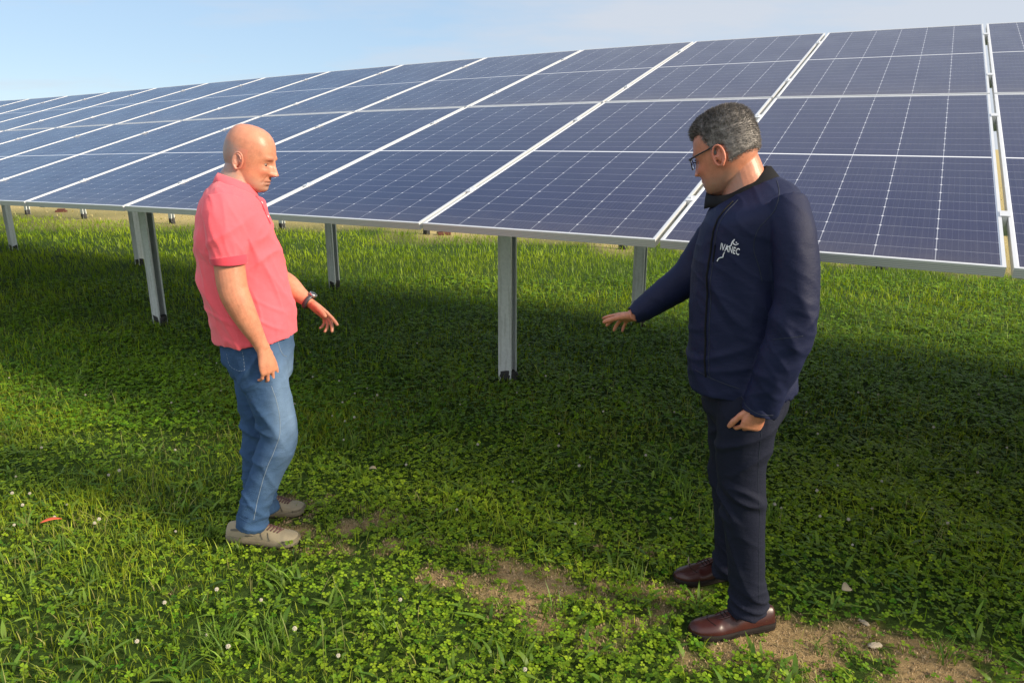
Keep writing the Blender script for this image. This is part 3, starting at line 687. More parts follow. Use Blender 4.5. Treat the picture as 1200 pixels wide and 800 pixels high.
# ---- head: a dense grid shaped by profile tables, in head axes (x forward, y to the person's left, z up)
HT = np.array([  # z, front, back, half width
 (.121,.006,-.028,.018),(.117,.030,-.052,.036),(.107,.052,-.070,.053),(.090,.070,-.084,.065),(.068,.083,-.094,.073),(.042,.0905,-.1005,.0765),(.015,.0925,-.102,.0775),
 (-.008,.0895,-.099,.0765),(-.032,.089,-.091,.0735),(-.052,.089,-.078,.070),(-.070,.0885,-.060,.066),(-.088,.086,-.036,.060),(-.102,.082,-.012,.051),(-.113,.074,.010,.039),(-.120,.058,.028,.022)])
def head_pts(nz=110, na=120, brow=1., nose=1., jaw=1.):
    zs = np.interp(np.linspace(0, 1, nz), np.linspace(0, 1, len(HT)), HT[:,0])
    rings = []
    def cr(col, z): 
        i = np.interp(-z, -HT[:,0], np.arange(len(HT))); j = int(min(i, len(HT)-2)); f = i-j
        p = [HT[max(j-1,0),col], HT[j,col], HT[j+1,col], HT[min(j+2,len(HT)-1),col]]
        return .5*((2*p[1])+(-p[0]+p[2])*f+(2*p[0]-5*p[1]+4*p[2]-p[3])*f*f+(-p[0]+3*p[1]-3*p[2]+p[3])*f**3)
    g = lambda a, s_: math.exp(-(a/s_)**2)
    for z in zs:
        fr_, bk, hw = cr(1, z), cr(2, z), cr(3, z); c = (fr_+bk)/2; h = (fr_-bk)/2; r = []
        lower = min(max((-.02-z)/.08, 0), 1)
        hw *= 1+.04*lower*(jaw-1)
        for q in np.linspace(0, 2*PI, na, endpoint=False):
            cx, sy = math.cos(q), math.sin(q); ex = 2.3 if cx > 0 else 2.15
            x = c+h*np.sign(cx)*abs(cx)**(2/ex); y = hw*np.sign(sy)*abs(sy)**(2/ex)
            if cx > 0:
                f = cx**.5
                ay = abs(y)
                d = 0
                # brow, sockets, cheek bones
                d += .0065*brow*g(z-.020, .009)*g(ay-.028, .020); d += .0005*g(z-.018, .010)*g(y, .012)
                d -= .0125*g(z+.002, .0125)*g(ay-.031, .015); d -= .004*g(z-.0, .008)*g(ay-.013, .006)
                d += .0050*g(ay-.0315, .0150)*(1.15*g(z-.0002, .0046)+.75*g(z+.0128, .0036))   # lids over the eyeball
                d += .0070*g(z+.030, .013)*g(ay-.040, .017); d -= .0010*math.sin(z*900)*g(z-.062,.022)*g(y,.04); d -= .0016*g(z-.020,.02)*g(ay-.006,.0022)
                d -= .0035*g(z+.062, .016)*g(ay-.047, .014)
                # nose
                if z < .016:
                    tt = min(max((.016-z)/.056, 0), 1); base = (.003+.0235*tt**1.0)*nose; wid = .0085+.0068*tt
                    fall = 1 if z > -.037 else g(z+.037, .0095)
                    d += base*fall*g(y, wid)
                d += .0095*nose*g(z+.040, .0065)*g(ay-.0125, .0055)
                d -= .004*g(z+.049, .003)*g(ay-.006, .004)
                # philtrum, lips, chin
                d += .0055*g(z+.0665, .0048)*g(y, .021); d -= .0065*g(z+.0725, .0022)*g(y, .024); d += .006*g(z+.0785, .0048)*g(y, .019)
                d -= .0045*g(z+.0885, .0052)*g(y, .022); d += .0055*g(z+.104, .011)*g(y, .020)
                # nasolabial fold and mouth corner
                fx = .0185+.55*(-.045-z) if z < -.045 else .0185
                if -.078 < z < -.040: d -= .0042*g(ay-fx-.004, .0038)
                d -= .003*g(z+.0725, .005)*g(ay-.0265, .004)
                # crow's feet and bag under the eye
                d -= .0012*g(z+.0165, .0022)*g(ay-.031, .014)
                d += .0012*g(z+.0215, .003)*g(ay-.030, .013)
                x += d*f
            r.append(np.array([x, y, z]))
        rings.append(r)
    return rings
def ear_parts(mb, X, side):
    y = side*.0755; pts = []; rr = []
    cx, cz = -.012, -.012
    for i, a in enumerate(np.linspace(-.2, 1, 18)):
        an = R_(200-a*290)      # from the root over the top to the lobe
        r1 = .0185 if a < .8 else .0135; rz = .0315
        px_ = cx-.004 + r1*math.cos(an)*1.0; pz = cz + rz*math.sin(an)
        pts.append(X(np.array([-(px_-cx)+cx-.002, y+side*(.010+.004*math.sin(a*PI)), pz]))); rr.append(.0042 if a < .85 else .0058)
    mb.tube(pts, rr, 8)
    # concha plate and tragus
    rings = []
    for f, s_ in ((0, .7), (.5, .95), (1., .75)):
        rings.append([X(np.array([cx-.003+.0155*s_*math.cos(q), y-side*.006+side*f*.014, cz+.027*s_*math.sin(q)])) for q in np.linspace(0, 2*PI, 20, endpoint=False)])
    mb.loft(rings)
    mb.tube([X(np.array([cx+.013, y+side*.002, cz+.004])), X(np.array([cx+.010, y+side*.009, cz-.001])), X(np.array([cx+.011, y+side*.003, cz-.009]))], .0045, 8)
    mb.tube([X(np.array([cx-.0085, y+side*.010, cz+.016])), X(np.array([cx-.011, y+side*.012, cz+.002])), X(np.array([cx-.005, y+side*.011, cz-.015]))], .0032, 8)
def head_frame(fr, px_, py_, off, fwd_s, yaw, pitch, roll=0.0, scale=1.0):
    """fwd_s: +1 looks to image right, -1 left; yaw > 0 turns towards the viewer's side"""
    o = fr.p(px_, py_, off); h = fr.S*fwd_s*math.cos(R_(yaw)) - fr.F*math.sin(R_(yaw))
    f = h*math.cos(R_(pitch)) - fr.U*math.sin(R_(pitch)); u0 = fr.U*math.cos(R_(pitch)) + h*math.sin(R_(pitch)); l = np.cross(u0, f)
    l2 = l*math.cos(R_(roll))+u0*math.sin(R_(roll)); u = np.cross(f, l2)
    B = np.stack([f, l2, u], 1)
    X = lambda p: o + B@(np.asarray(p)*scale)
    inv = lambda P: ((P-o)@B)/scale
    return X, inv, B, o

# ---- hand: palm and five separate bent fingers
def hand(mb, W0, dirf, normal, thumb_side, L=.185, curl=(15,20,25,30), curl2=None, thumb=(35,20), spread=5, bend=0):
    """W0 wrist centre, dirf towards the knuckles, normal out of the BACK of the hand, thumb_side unit across"""
    d = dirf/np.linalg.norm(dirf); nn = normal-d*(normal@d); nn /= np.linalg.norm(nn); a = thumb_side-d*(thumb_side@d)-nn*(thumb_side@nn); a /= np.linalg.norm(a)
    s_ = L/.185; rings = []
    for t_, hw, ht, up in ((-.02,.027,.019,0),(0,.0275,.0185,0),(.02,.031,.0175,0),(.045,.038,.0165,0),(.07,.0415,.0145,0),(.088,.0405,.0120,-.001),(.097,.035,.0085,-.003)):
        c = W0+d*t_*s_+nn*up; rings.append([c+a*hw*s_*np.sign(math.cos(q))*abs(math.cos(q))**.8+nn*ht*s_*math.sin(q) for q in np.linspace(0, 2*PI, 20, endpoint=False)])
    mb.loft(rings)
    tips = []
    lens = (.072,.080,.074,.058); rad = (.0083,.0085,.0081,.0072); pos = (.0315,.0106,-.0106,-.0305)
    for i in range(4):
        base = W0+d*(.080+(.006,.010,.007,0)[i])*s_+a*pos[i]*s_
        sp = R_(spread)*(1.4,.4,-.5,-1.6)[i]; dd = d*math.cos(sp)+a*math.sin(sp)
        c1 = R_(curl[i]); c2 = R_((curl2 or [q*.9 for q in curl])[i]); segs = (.47,.30,.23); ang = bend; P = [base-dd*.012*s_]; rr = [rad[i]*1.02*s_]
        p = base.copy(); P.append(p.copy()); rr.append(rad[i]*1.06*s_)
        for k, (sg, da) in enumerate(zip(segs, (c1, c2, c2*.7))):
            ang += da; v = dd*math.cos(ang)-nn*math.sin(ang); q = p+v*lens[i]*sg*s_
            P.append((p+q)/2); rr.append(rad[i]*(.93,.88,.84)[k]*s_); P.append(q.copy()); rr.append(rad[i]*(.97,.90,.74)[k]*s_); p = q
        P.append(p+v*.0035*s_); rr.append(rad[i]*.42*s_); mb.tube(P, rr, 12); tips.append((p, -nn*math.cos(ang)*-1, v, rad[i]))
    ta, tb = R_(thumb[0]), R_(thumb[1])
    b0 = W0+d*.022*s_+a*.022*s_-nn*.004*s_; v = d*math.cos(ta)+a*math.sin(ta)*.9-nn*.28; v /= np.linalg.norm(v); P = [b0-v*.012, b0]; rr = [.012*s_,.0150*s_]; p = b0
    for sg, da in ((.040,0),(.034,tb),(.028,tb*.8)):
        v2 = v*math.cos(da)+(d*.75-a*.35-nn*.25)*math.sin(da); v = v2/np.linalg.norm(v2); q = p+v*sg*s_; P += [(p+q)/2, q]; k = len(P); rr += [.0118*s_ if k < 5 else .0102*s_, .0112*s_ if k < 5 else (.0108*s_ if k < 7 else .0078*s_)]; p = q
    P.append(p+v*.004*s_); rr.append(.0042*s_); mb.tube(P, rr, 12); tips.append((p, nn, v, .01))
    return tips

def skin_color(me, inv, kind):
    co = get_co(me); h = inv(co); n = len(co)
    nz = vnoise(co, 60, 1); nz2 = vnoise(co, 14, 2); nz3 = vnoise(co, 220, 3)
    base = np.array([.49,.212,.128]) if kind == 'pink' else np.array([.45,.19,.11])
    c = np.tile(base, (n, 1))*(1+.16*nz+.12*nz2+.13*nz3)[:,None]; blot = np.clip(.5+1.1*vnoise(co, 30, 9), 0, 1)[:,None]; c = c*(1-.30*blot)+c*np.array([1.06,.80,.74])[None]*.30*blot
    g = lambda a, s_: np.exp(-(a/s_)**2)
    x, y, z = h[:,0], h[:,1], h[:,2]; ay = np.abs(y); inh = (z > -.13)&(z < .14)&(np.abs(x) < .14)&(ay < .11); front = (x > .03)
    red = np.array([.60,.20,.13])
    def mixc(m, col, a):
        nonlocal c; m = np.clip(m*a*inh, 0, 1)[:,None]; c = c*(1-m)+np.array(col)[None]*m
    mixc(((ay > .073)&(z < .035)&(z > -.055)&(np.abs(x+.012) < .03)).astype(float), red, .65)
    mixc(g(z+.030,.018)*g(ay-.042,.022)*front, red, .6); mixc(g(z+.014,.006)*g(ay-.031,.016)*front, (.26,.11,.08), .45); fxs = .0185+.55*(-.045-z); mixc(g(ay-fxs-.004,.0028)*(z<-.042)*(z>-.08)*front, (.30,.11,.07), .55); mixc(g(z+.040,.012)*g(y,.016)*(x>.09), red, .5)  # red cheeks and nose; shade painted under the eyes and in the folds
    mixc(g(z+.0665,.004)*g(y,.020)*front+g(z+.078,.0048)*g(y,.019)*front, (.42,.15,.12), .75)
    mixc(g(z+.0725,.0016)*g(y,.023)*front, (.12,.03,.025), .9)
    mixc(g(z-.0225,.0030)*g(ay-.031,.014)*front*(.5+.5*(nz3 > 0)), (.16,.10,.07), .6 if kind == 'pink' else .9)
    mixc(g(z+.0006,.0013)*g(ay-.0315,.0135)*front, (.07,.03,.025), .85)
    # stubble
    m = sm(-z, .045, .085)*(x > -.045)*(1+.5*nz3); mixc(m, (.27,.20,.165), .48)
    if kind == 'pink':
        m = sm(-x, -.03, .05)*sm(.055-z+.25*(-x-.05), -.01, .03)*(z > -.09)*(1+.6*nz3); mixc(m, (.25,.205,.18), .75)
        mixc(sm(z,.05,.11), (.54,.25,.16), .5)  # not stubble: shine of forehead and bald crown painted as paler skin
    # hands a little redder at the joints
    c = np.clip(c, 0, 1); set_tint(me, c)

def rid(P, fr, ref, kz, kq, f, seed, thin=3.4):
    # sharp creases running across the direction (kz, kq)
    q = (P-fr.p(*ref))@fr.S; dpt = (P-fr.p(*ref))@fr.F; z = P[:,2]
    u = kz*z+kq*q; w = kz*q-kq*z; n_ = np.array([noise.noise(Vector((a*f+seed*5.3, b_*f*.28, c_*f*.35+seed))) for a, b_, c_ in zip(u, w, dpt)])
    return (1-np.minimum(np.abs(n_)*thin, 1))**1.4
def folds(me, f):
    co = get_co(me); no = get_no(me); set_co(me, co+no*f(co)[:,None])

def stub_eye(parent, X, side):
    for sd_, out in side:
        b = MB(); rings = []
        c = np.array([.0672, sd_*.0315, -.0055])
        for f in np.linspace(0.02, PI-.02, 10): rings.append([X(c+.0125*np.array([math.cos(f), math.sin(f)*math.cos(q), math.sin(f)*math.sin(q)*.72])) for q in np.linspace(0,2*PI,16,endpoint=False)])
        e = b.loft(rings).build('eye', M['eye'], parent, True)
        b = MB(); b.loft([[X(c+np.array([.0104+d_, 0, -.0026])+r*np.array([-.15*math.sin(q)*-1, math.cos(q), math.sin(q)*.8])) for q in np.linspace(0,2*PI,16,endpoint=False)] for r, d_ in ((.0058,0),(.0054,.0020),(.003,.0030))]).build('iris', M['iris'], e, True)

# =============== man in the pink polo
fr = Fr(300, 632, 2.90)
HX, HINV, HB, HO = head_frame(fr, 293.0, 185.0, 0.0, +1, 25, 15.5, 0, .975)
body = MB()
body.loft([[HX(p) for p in r] for r in head_pts(brow=1.25, nose=1.32, jaw=2.6)]); ear_parts(body, HX, -1); ear_parts(body, HX, 1)
limb(body, fr, [(272,243,.0,26,.075),(275,222,.0,24,.072),(281,205,.0,20.5,.060),(287,190,.0,19.5,.056),(291,176,0,16,.05)], 28)
shirt_rows = [(253,209,296,225,0,.10),(245,216,302,230,0,.150),(238,225,306,236,0,.185),(232,236,310,245,0,.205),(228.5,250,316,256,0,.208),(227,266,322,268,0,.200),(227.5,285,327,286,0,.190),
 (230,306,333,306,0,.185),(233,328,338,328,0,.183),(238,352,342.5,350,0,.185),(244,374,345,370,0,.188),(249,391,346.5,380,0,.188),(253,401,347,385,0,.187)]
torso(body, fr, shirt_rows+[(262,410,338,405,0,.14),(275,440,328,440,0,.12)], 3, .84)
near_arm = [(266,246,-.12,15,.040),(265,266,-.155,18,.045),(267,292,-.18,18,.045),(269,312,-.19,18.5,.046),(273,338,-.20,18.2,.044),(281,358,-.205,16.8,.042),(293,381,-.205,13.2,.034),(302,397,-.205,9.8,.026),(308,409,-.205,8.3,.0205)]
limb(body, fr, near_arm, 24)
far_arm = [(287,240,.15,22,.055),(292,262,.165,20,.05),(300,290,.18,17,.045),(308,314,.18,15.5,.043),(322,326,.14,15.5,.043),(338,335,.10,14,.038),(351,345,.07,10,.029),(362,353.5,.045,7.6,.022)]
limb(body, fr, far_arm, 24)
w0 = fr.p(309,410,-.205); k0 = fr.p(315,431,-.205)
hand(body, w0, k0-w0, -fr.F*.80+fr.S*.55, fr.S*.75+fr.F*.5, .182, (12,14,17,21), (36,38,40,40), (14,14), 4)
w1 = fr.p(363,354.5,.04); k1 = fr.p(386,373,.0)
hand(body, w1, k1-w1, fr.U*.72+fr.F*.50+fr.S*.3, -fr.F*.9-fr.U*.45-fr.S*.1, .180, (8,22,34,44), (6,18,28,34), (44,10), 4)
nleg = [(301,404,-.08,37,.105),(306,430,-.10,34,.105),(314,458,-.11,30,.095),(322,485,-.115,26,.082),(327,507,-.115,24,.073),(322,530,-.11,23,.070),(312,555,-.10,21.5,.064),(302,580,-.095,20.5,.060),(296,602,-.09,20,.058),(293.5,618,-.09,19.5,.060)]
fleg = [(298,404,.08,36,.105),(301,430,.10,33,.10),(303,458,.11,28,.09),(304,485,.115,25,.08),(303,507,.115,22.5,.072),(301,530,.11,21,.066),(301,555,.11,20,.062),(304,578,.11,18.5,.058),(307,598,.11,17.5,.056)]
limb(body, fr, nleg, 20, 3, None, .5); limb(body, fr, fleg, 20, 3, None, .5)
me = remesh(body, .0024, 4, .5); skin_color(me, HINV, 'pink'); me.materials.append(M['skin'])
man1 = link('person', me); tag(man1, 'bald man in a pink polo shirt and blue jeans, one arm pointing at the grass', 'person', 'men talking in front of the panels')
stub_eye(man1, HX, ((-1,0),(1,0)))
# polo shirt
b = MB(); torso(b, fr, shirt_rows, 4, 1.0, .02)
sleeve = [(262,236,-.13,25,.068),(262,250,-.155,27,.072),(264,268,-.175,25.5,.070),(266,286,-.185,23.5,.066),(268,306,-.19,21.5,.060)]
limb(b, fr, sleeve, 28, 4, .03)
fsleeve = [(290,238,.13,23,.066),(294,256,.16,22,.066),(299,275,.175,20,.062),(302,292,.18,19,.058)]
limb(b, fr, fsleeve, 28, 4, .03)
me = remesh(b, .0055, 4, .5); co = get_co(me)
def ff(P):
    px_ = (P-fr.p(290,300))@fr.S; z = P[:,2]; ref = (290,300)
    a = vnoise(P, (6,6,3), 5)*.005
    a += .011*rid(P, fr, ref, .45, .9, 7, 1)*sm(1.44-z, 0, .2); a += .009*rid(P, fr, ref, .8, -.6, 13, 2)*np.exp(-((z-1.28)/.10)**2)
    a += .005*rid(P, fr, ref, .9, .4, 16, 4)*np.exp(-((z-1.0)/.09)**2); a += .0035*rid(P, fr, ref, .3, 1., 22, 7)
    return a-.005
folds(me, ff); me.materials.append(M['pink']); shirt = link('polo_shirt', me, man1)
bvh_shirt = BVHTree.FromPolygons([v.co for v in me.vertices], [tuple(p.vertices) for p in me.polygons])
def snap(bvh, p, d, lift=.0015):
    """drop a point onto a surface along direction d (from 0.3 m outside)"""
    d = Vector(d).normalized(); h = bvh.ray_cast(Vector(p)-d*.35, d)
    if h[0] is None: h = bvh.find_nearest(Vector(p))
    nrm = h[1]; nrm = nrm if nrm.dot(-d) > 0 else -nrm
    return np.array(h[0]+nrm*lift), np.array(nrm)
# collar: stand-up band folded outward
def neck_ring(fr, L, R, off, dep, n=48): return ring_h(fr, L, R, off, dep, n, 2.0)
b = MB(); c_rows = [((259,203),(294,216),.066),((255,202),(299,218),.076),((251.5,208),(302,226),.092),((249,214),(303.5,234),.108)]
rings = [neck_ring(fr, l, r, 0, d) for l, r, d in c_rows]
rings += [[p+ (np.mean(rings[k],0)-p)*.045 - np.array([0,0,.001]) for p in rings[k]] for k in (3,2,1,0)]
rings.append(rings[0]); b.loft(rings, 0, False); me = b.mesh('collar', [M['pink']], True)
co = get_co(me); nz = vnoise(co, 18, 3); co[:,2] += nz*.004; set_co(me, co); link('collar', me, shirt)
# sleeve ribs
def band(fr, rows, name, m, parent, grow=1.04, n=32, off2=0.0, th=.003):
    b = MB(); global AX; AX = fr.F; pts = []
    for (x, y, off, w, d) in rows:
        c = fr.p(x, y, off); r = np.linalg.norm(fr.p(x+w, y, off)-c); pts.append((c, r*grow, d*grow))
    o_ = MB(); R1 = limb3(o_, pts, n, 3); R2 = [[p+(np.mean(r,0)-p)*.10 for p in r] for r in R1]
    b.loft(R1+R2[::-1]+[R1[0]], 0, False); return b.build(name, m, parent, True)
band(fr, [(267.3,300.5,-.1887,22.3,.0620),(268.2,305,-.19,22,.0608),(268.6,308.5,-.19,21.6,.060)], 'sleeve_rib', M['pink_dark'], shirt, 1.02)
# placket with buttons on the chest edge
b = MB(); pc = []
for (x, y) in ((295,230),(298,238),(301,246),(304,254),(307,262)):
    p, nrm = snap(bvh_shirt, fr.p(x-1, y, -.05), fr.F*.55-fr.S*.83, .003); pc.append((p, nrm))
for i in range(len(pc)-1):
    p, nrm = pc[i]; q, _ = pc[i+1]; tg = q-p; sd_ = np.cross(tg, nrm); sd_ /= np.linalg.norm(sd_)
    b.add([p-sd_*.011, p+sd_*.011, q+sd_*.011, q-sd_*.011, p-sd_*.011-nrm*.003, p+sd_*.011-nrm*.003, q+sd_*.011-nrm*.003, q-sd_*.011-nrm*.003], [(0,1,2,3),(0,4,5,1),(1,5,6,2),(2,6,7,3),(3,7,4,0)])
plk = b.build('placket', M['pink_dark'], shirt, False)
for i in (1, 3):
    p, nrm = pc[i]; b = MB(); b.tube([p+nrm*.0005, p+nrm*.003], [.0052,.0048], 12); b.build('button', M['white_thread'], plk, True)
# jeans
b = MB(); torso(b, fr, [(258,394,342,388,0,.165),(259,408,341,402,0,.168),(262,424,341,420,0,.165),(270,440,340,438,0,.15)], 3)
limb(b, fr, [(x,y,o_,w*.93,d*.95) for x,y,o_,w,d in nleg], 28, 4, .02); limb(b, fr, [(x+1.5,y,o_,w*.92,d*.95) for x,y,o_,w,d in fleg], 28, 4, .02); me = remesh(b, .0052, 3, .5)
def fj(P):
    z = P[:,2]; ref = (300,500); px_ = (P-fr.p(*ref))@fr.S; a = vnoise(P, (9,9,5), 8)*.006
    knee = np.exp(-((z-.50)/.12)**2); ank = np.exp(-((z-.13)/.10)**2); hip = np.exp(-((z-.80)/.12)**2)
    a += .012*knee*rid(P, fr, ref, .85, .7, 11, 1)*(sm(-px_, -.10, .03)+.3)
    a += .012*ank*rid(P, fr, ref, 1, .25, 20, 2); a += .009*hip*rid(P, fr, ref, .75, -.75, 12, 3)
    a += .006*rid(P, fr, ref, .5, .9, 10, 5); a += .002*rid(P, fr, ref, .9, -.6, 18, 6)
    return a-.004
folds(me, fj); co = get_co(me); px_ = (co-fr.p(320,480))@fr.S
fade = .75*np.exp(-((co[:,2]-.60)/.18)**2)*sm(px_, -.06, .05)+.25*np.exp(-((co[:,2]-.33)/.12)**2)*sm(px_,-.12,-.02)+.35*np.exp(-((co[:,2]-.80)/.10)**2)*sm(px_,-.05,.06)
fade *= (1+.7*vnoise(co, (22,22,5), 4)); set_float(me, np.clip(fade, 0, .85), 'fade'); me.materials.append(M['denim']); jeans = link('jeans', me, man1)
bvh_j = BVHTree.FromPolygons([v.co for v in me.vertices], [tuple(p.vertices) for p in me.polygons])
def seam(fr, bvh, pts, name, m, parent, r=.0011, lift=.0006, d=None, dash=None, off=-.2):
    P = resample([list(p) for p in pts], 10); b = MB(); path = []
    for (x, y) in P: q, nrm = snap(bvh, fr.p(x, y, off), d if d is not None else fr.F, lift); path.append(q)
    if dash:
        for i in range(0, len(path)-dash, dash+1): b.tube(path[i:i+dash+1], r, 5)
    else: b.tube(path, r, 5)
    return b.build(name, m, parent, True)
seam(fr, bvh_j, [(318,452),(324,470),(328,490),(328,510),(322,530),(314,550),(307,575),(301,600),(298,616)], 'side_seam', M['stitch'], jeans, .0012, .0003)
seam(fr, bvh_j, [(266,423),(270,436),(279,439),(287,436)], 'pocket_stitching', M['stitch'], jeans, .0007, .0004, None, 2); seam(fr, bvh_j, [(287,436),(286,424),(284,413)], 'pocket_stitching', M['stitch'], jeans, .0007, .0004, None, 2)
seam(fr, bvh_j, [(327,404),(329,412),(333,420),(338,424)], 'pocket_stitching', M['stitch'], jeans, .0009, .001)
seam(fr, bvh_j, [(276,612),(284,617),(296,618.5),(308,613)], 'hem_stitching', M['denim'], jeans, .0009, .001)

# shoes, built along their own axis: x forward from the heel, z up
def shoe_sections(kind):
    # x, half width, top height, (bottom = sole top), centre shift
    if kind == 'trail': return [(0,.012,.052,0),(.008,.028,.078,0),(.03,.034,.088,0),(.07,.036,.088,0),(.10,.037,.090,0),(.13,.040,.086,.001),(.17,.045,.076,.002),(.21,.049,.061,.003),(.25,.046,.050,.002),(.277,.035,.041,0),(.292,.014,.028,0)]
    return [(0,.012,.050,0),(.007,.027,.072,0),(.03,.033,.078,0),(.07,.035,.078,0),(.10,.036,.084,0),(.13,.039,.080,.001),(.17,.044,.070,.002),(.21,.047,.055,.003),(.25,.043,.046,.002),(.279,.032,.039,0),(.296,.012,.028,0)]
def make_shoe(parent, heel, toe, kind, side):
    heel = np.array([*heel, 0.]); toe = np.array([*toe, 0.]); d = toe-heel; L = np.linalg.norm(d); d /= L; w = np.array([-d[1], d[0], 0]); k = L/.295
    W_ = lambda x, y, z: heel+d*x*k+w*y+np.array([0,0,z+.006])
    sec = resample(shoe_sections(kind), 4); st = .020 if kind == 'trail' else .010; rings = []
    for x, hw, top, cs in sec:
        r = []
        for q in np.linspace(0, 2*PI, 28, endpoint=False):
            cy, sz = math.cos(q), math.sin(q); y = hw*np.sign(cy)*abs(cy)**.85; zc = st+.008; z = zc+(top-zc)*abs(sz)**(.9) if sz > 0 else zc-.009*abs(sz)**.5
            if sz > 0: y *= 1-.35*sz**2*(top > .055)
            r.append(W_(x, y+cs, z))
        rings.append(r)
    up = MB().loft(rings); m_up = M['suede'] if kind == 'trail' else M['leather']
    me = up.mesh('shoe', [m_up], True); co = get_co(me); no = get_no(me)
    set_co(me, co+no*(vnoise(co, 30, 4)*.002)[:,None]); sh = link('shoe', me, parent)
    sub = sh.modifiers.new('s', 'SUBSURF'); sub.levels = 1; sub.render_levels = 1
    b = MB(); outl = []
    for x, hw, top, cs in sec: outl.append((x, hw+.0035, cs))
    rings = []
    for zz, gr in ((-.008,-.004),(-.002,-.0005),(.004,.001),(st*.6,.0005),(st+.006,.0012),(st+.0085,-.003)):
        r = [W_(x-.004*(i==0), hw+gr+cs, zz+(.010*max(0,(x-.24)/.06)**1.5 if zz < .01 else 0)+(.004*(x<.07) if zz>.01 else 0)) for i, (x, hw, cs) in enumerate(outl)]
        r += [W_(x, -(hw+gr)+cs, zz+(.010*max(0,(x-.24)/.06)**1.5 if zz < .01 else 0)+(.004*(x<.07) if zz>.01 else 0)) for x, hw, cs in outl[::-1]]
        rings.append(r)
    b.loft(rings[2:]); so_ = b.build('sole', M['sole_tan'] if kind == 'trail' else M['dark_sole'], sh, True); MB().loft(rings[:3]).build('outsole', M['dark_sole'], so_, True)
    bv = BVHTree.FromPolygons([v.co for v in me.vertices], [tuple(p.vertices) for p in me.polygons])
    on = lambda x, y, lift=.0015: snap(bv, W_(x, y, .05), (0,0,-1), lift)[0]
    b = MB(); n_l = 6 if kind == 'trail' else 3
    for i in range(n_l):
        x = (.150 if kind == 'trail' else .158)+i*.0125; hw_ = .021-.0008*i
        a, m_, c = on(x, -hw_, .002), on(x+.006, 0, .003), on(x+.001, hw_, .002); b.tube([a, m_, c], .0032 if kind == 'trail' else .0018, 6)
        if kind == 'trail': b.tube([on(x,-hw_,.003), on(x+.007,0,.005), on(x+.013, hw_*.9, .004)], .0026, 5)
    b.build('laces', M['lace'] if kind == 'trail' else M['dark_sole'], sh, True)
    if kind == 'trail':
        for s_ in (-1, 1):                          # overlay stripes on both flanks
            for (xa, za, xb, zb, wd) in ((.165,.036,.150,.066,.005),(.195,.034,.180,.060,.005),(.03,.060,.075,.064,.012),(.09,.043,.13,.047,.006)):
                pa, na_ = snap(bv, W_((xa), s_*.06, za), -s_*w, .0012); pb, nb_ = snap(bv, W_(xb, s_*.06, zb), -s_*w, .0012)
                pm, _n2 = snap(bv, W_((xa+xb)/2, s_*.06, (za+zb)/2), -s_*w, .0014); MB().tube([pa, pm, pb], [wd*.35, wd*.45, wd*.3], 6).build('side_overlay', M['mesh_panel'], sh, True)
        b = MB(); b.tube([on(.138, y, .004) for y in np.linspace(-.020,.020,7)], .0085, 8); b.tube([on(.128, y, .004) for y in np.linspace(-.016,.016,5)], .009, 8); b.build('tongue', M['orange'], sh, True)
        b = MB()
        for i, z in enumerate(np.linspace(.030,.034,2)):
            pts = []
            for a in np.linspace(-1.25, 1.25, 15):
                q, _n = snap(bv, W_(.225+.07*math.cos(a), .05*math.sin(a)*1.25, z), -(d*math.cos(a)+w*math.sin(a)), .001); pts.append(q)
            b.tube(pts, .0022, 5)
        b.build('toe_rand', M['sole_tan'], sh, True)
    else:
        for xs_ in (.222, .150):
            b = MB(); pts = [on(xs_+.012*math.cos(a*1.2)-(.01 if xs_ < .15 else 0), .036*a/1.5, .0006) for a in np.linspace(-1.4, 1.4, 15)]; b.tube(pts, .0011, 5); b.build('stitched_seam', M['dark_sole'], sh, True)
        b = MB()
        for s_ in (-1, 1): b.tube([on(x, s_*(.012+.006*math.sin(i*.6)), .0012) for i, x in enumerate(np.linspace(.145,.205,6))], [.003,.0034,.0034,.003,.0024,.0012], 6)
        b.build('lace_facing', M['leather'], sh, True)
    return sh
h_ = ground_at(268,632)[:2]; t_ = ground_at(352,639)[:2]; make_shoe(man1, h_, t_, 'trail', 1)
h_ = ground_at(289,603)[:2]; t_ = ground_at(358.5,602)[:2]; make_shoe(man1, h_, t_, 'trail', -1)
# wristwatch on the far arm
b = MB(); cpt = fr.p(361.5,353.2,.046); ax = fr.p(366,357,.036)-fr.p(357,350,.056); ax /= np.linalg.norm(ax); u_ = np.cross(ax, fr.F); u_ /= np.linalg.norm(u_); v_ = np.cross(ax, u_)
ringp = lambda r1, r2, h_: [cpt+ax*h_+u_*r1*math.cos(q)+v_*r2*math.sin(q) for q in np.linspace(0,2*PI,36,endpoint=False)]
b.loft([ringp(.0325,.030,-.0085), ringp(.035,.0325,-.006), ringp(.035,.0325,.006), ringp(.0325,.030,.0085), ringp(.027,.025,.0085), ringp(.027,.025,-.0085), ringp(.0325,.030,-.0085)], 0, False)
wa = b.build('wristwatch', M['watch_strap'], man1, True)
upv = fr.U*.8+fr.S*.55-fr.F*.2; upv = upv-ax*(upv@ax); upv /= np.linalg.norm(upv); b = MB(); b.tube([cpt+upv*.030, cpt+upv*.034, cpt+upv*.0405, cpt+upv*.0415], [.0155,.0168,.0168,.014], 24); b.build('watch_case', M['watch_metal'], wa, True)
b = MB(); b.tube([cpt+upv*.0412, cpt+upv*.0421], [.0132,.013], 24); b.build('watch_dial', M['iris'], wa, True)

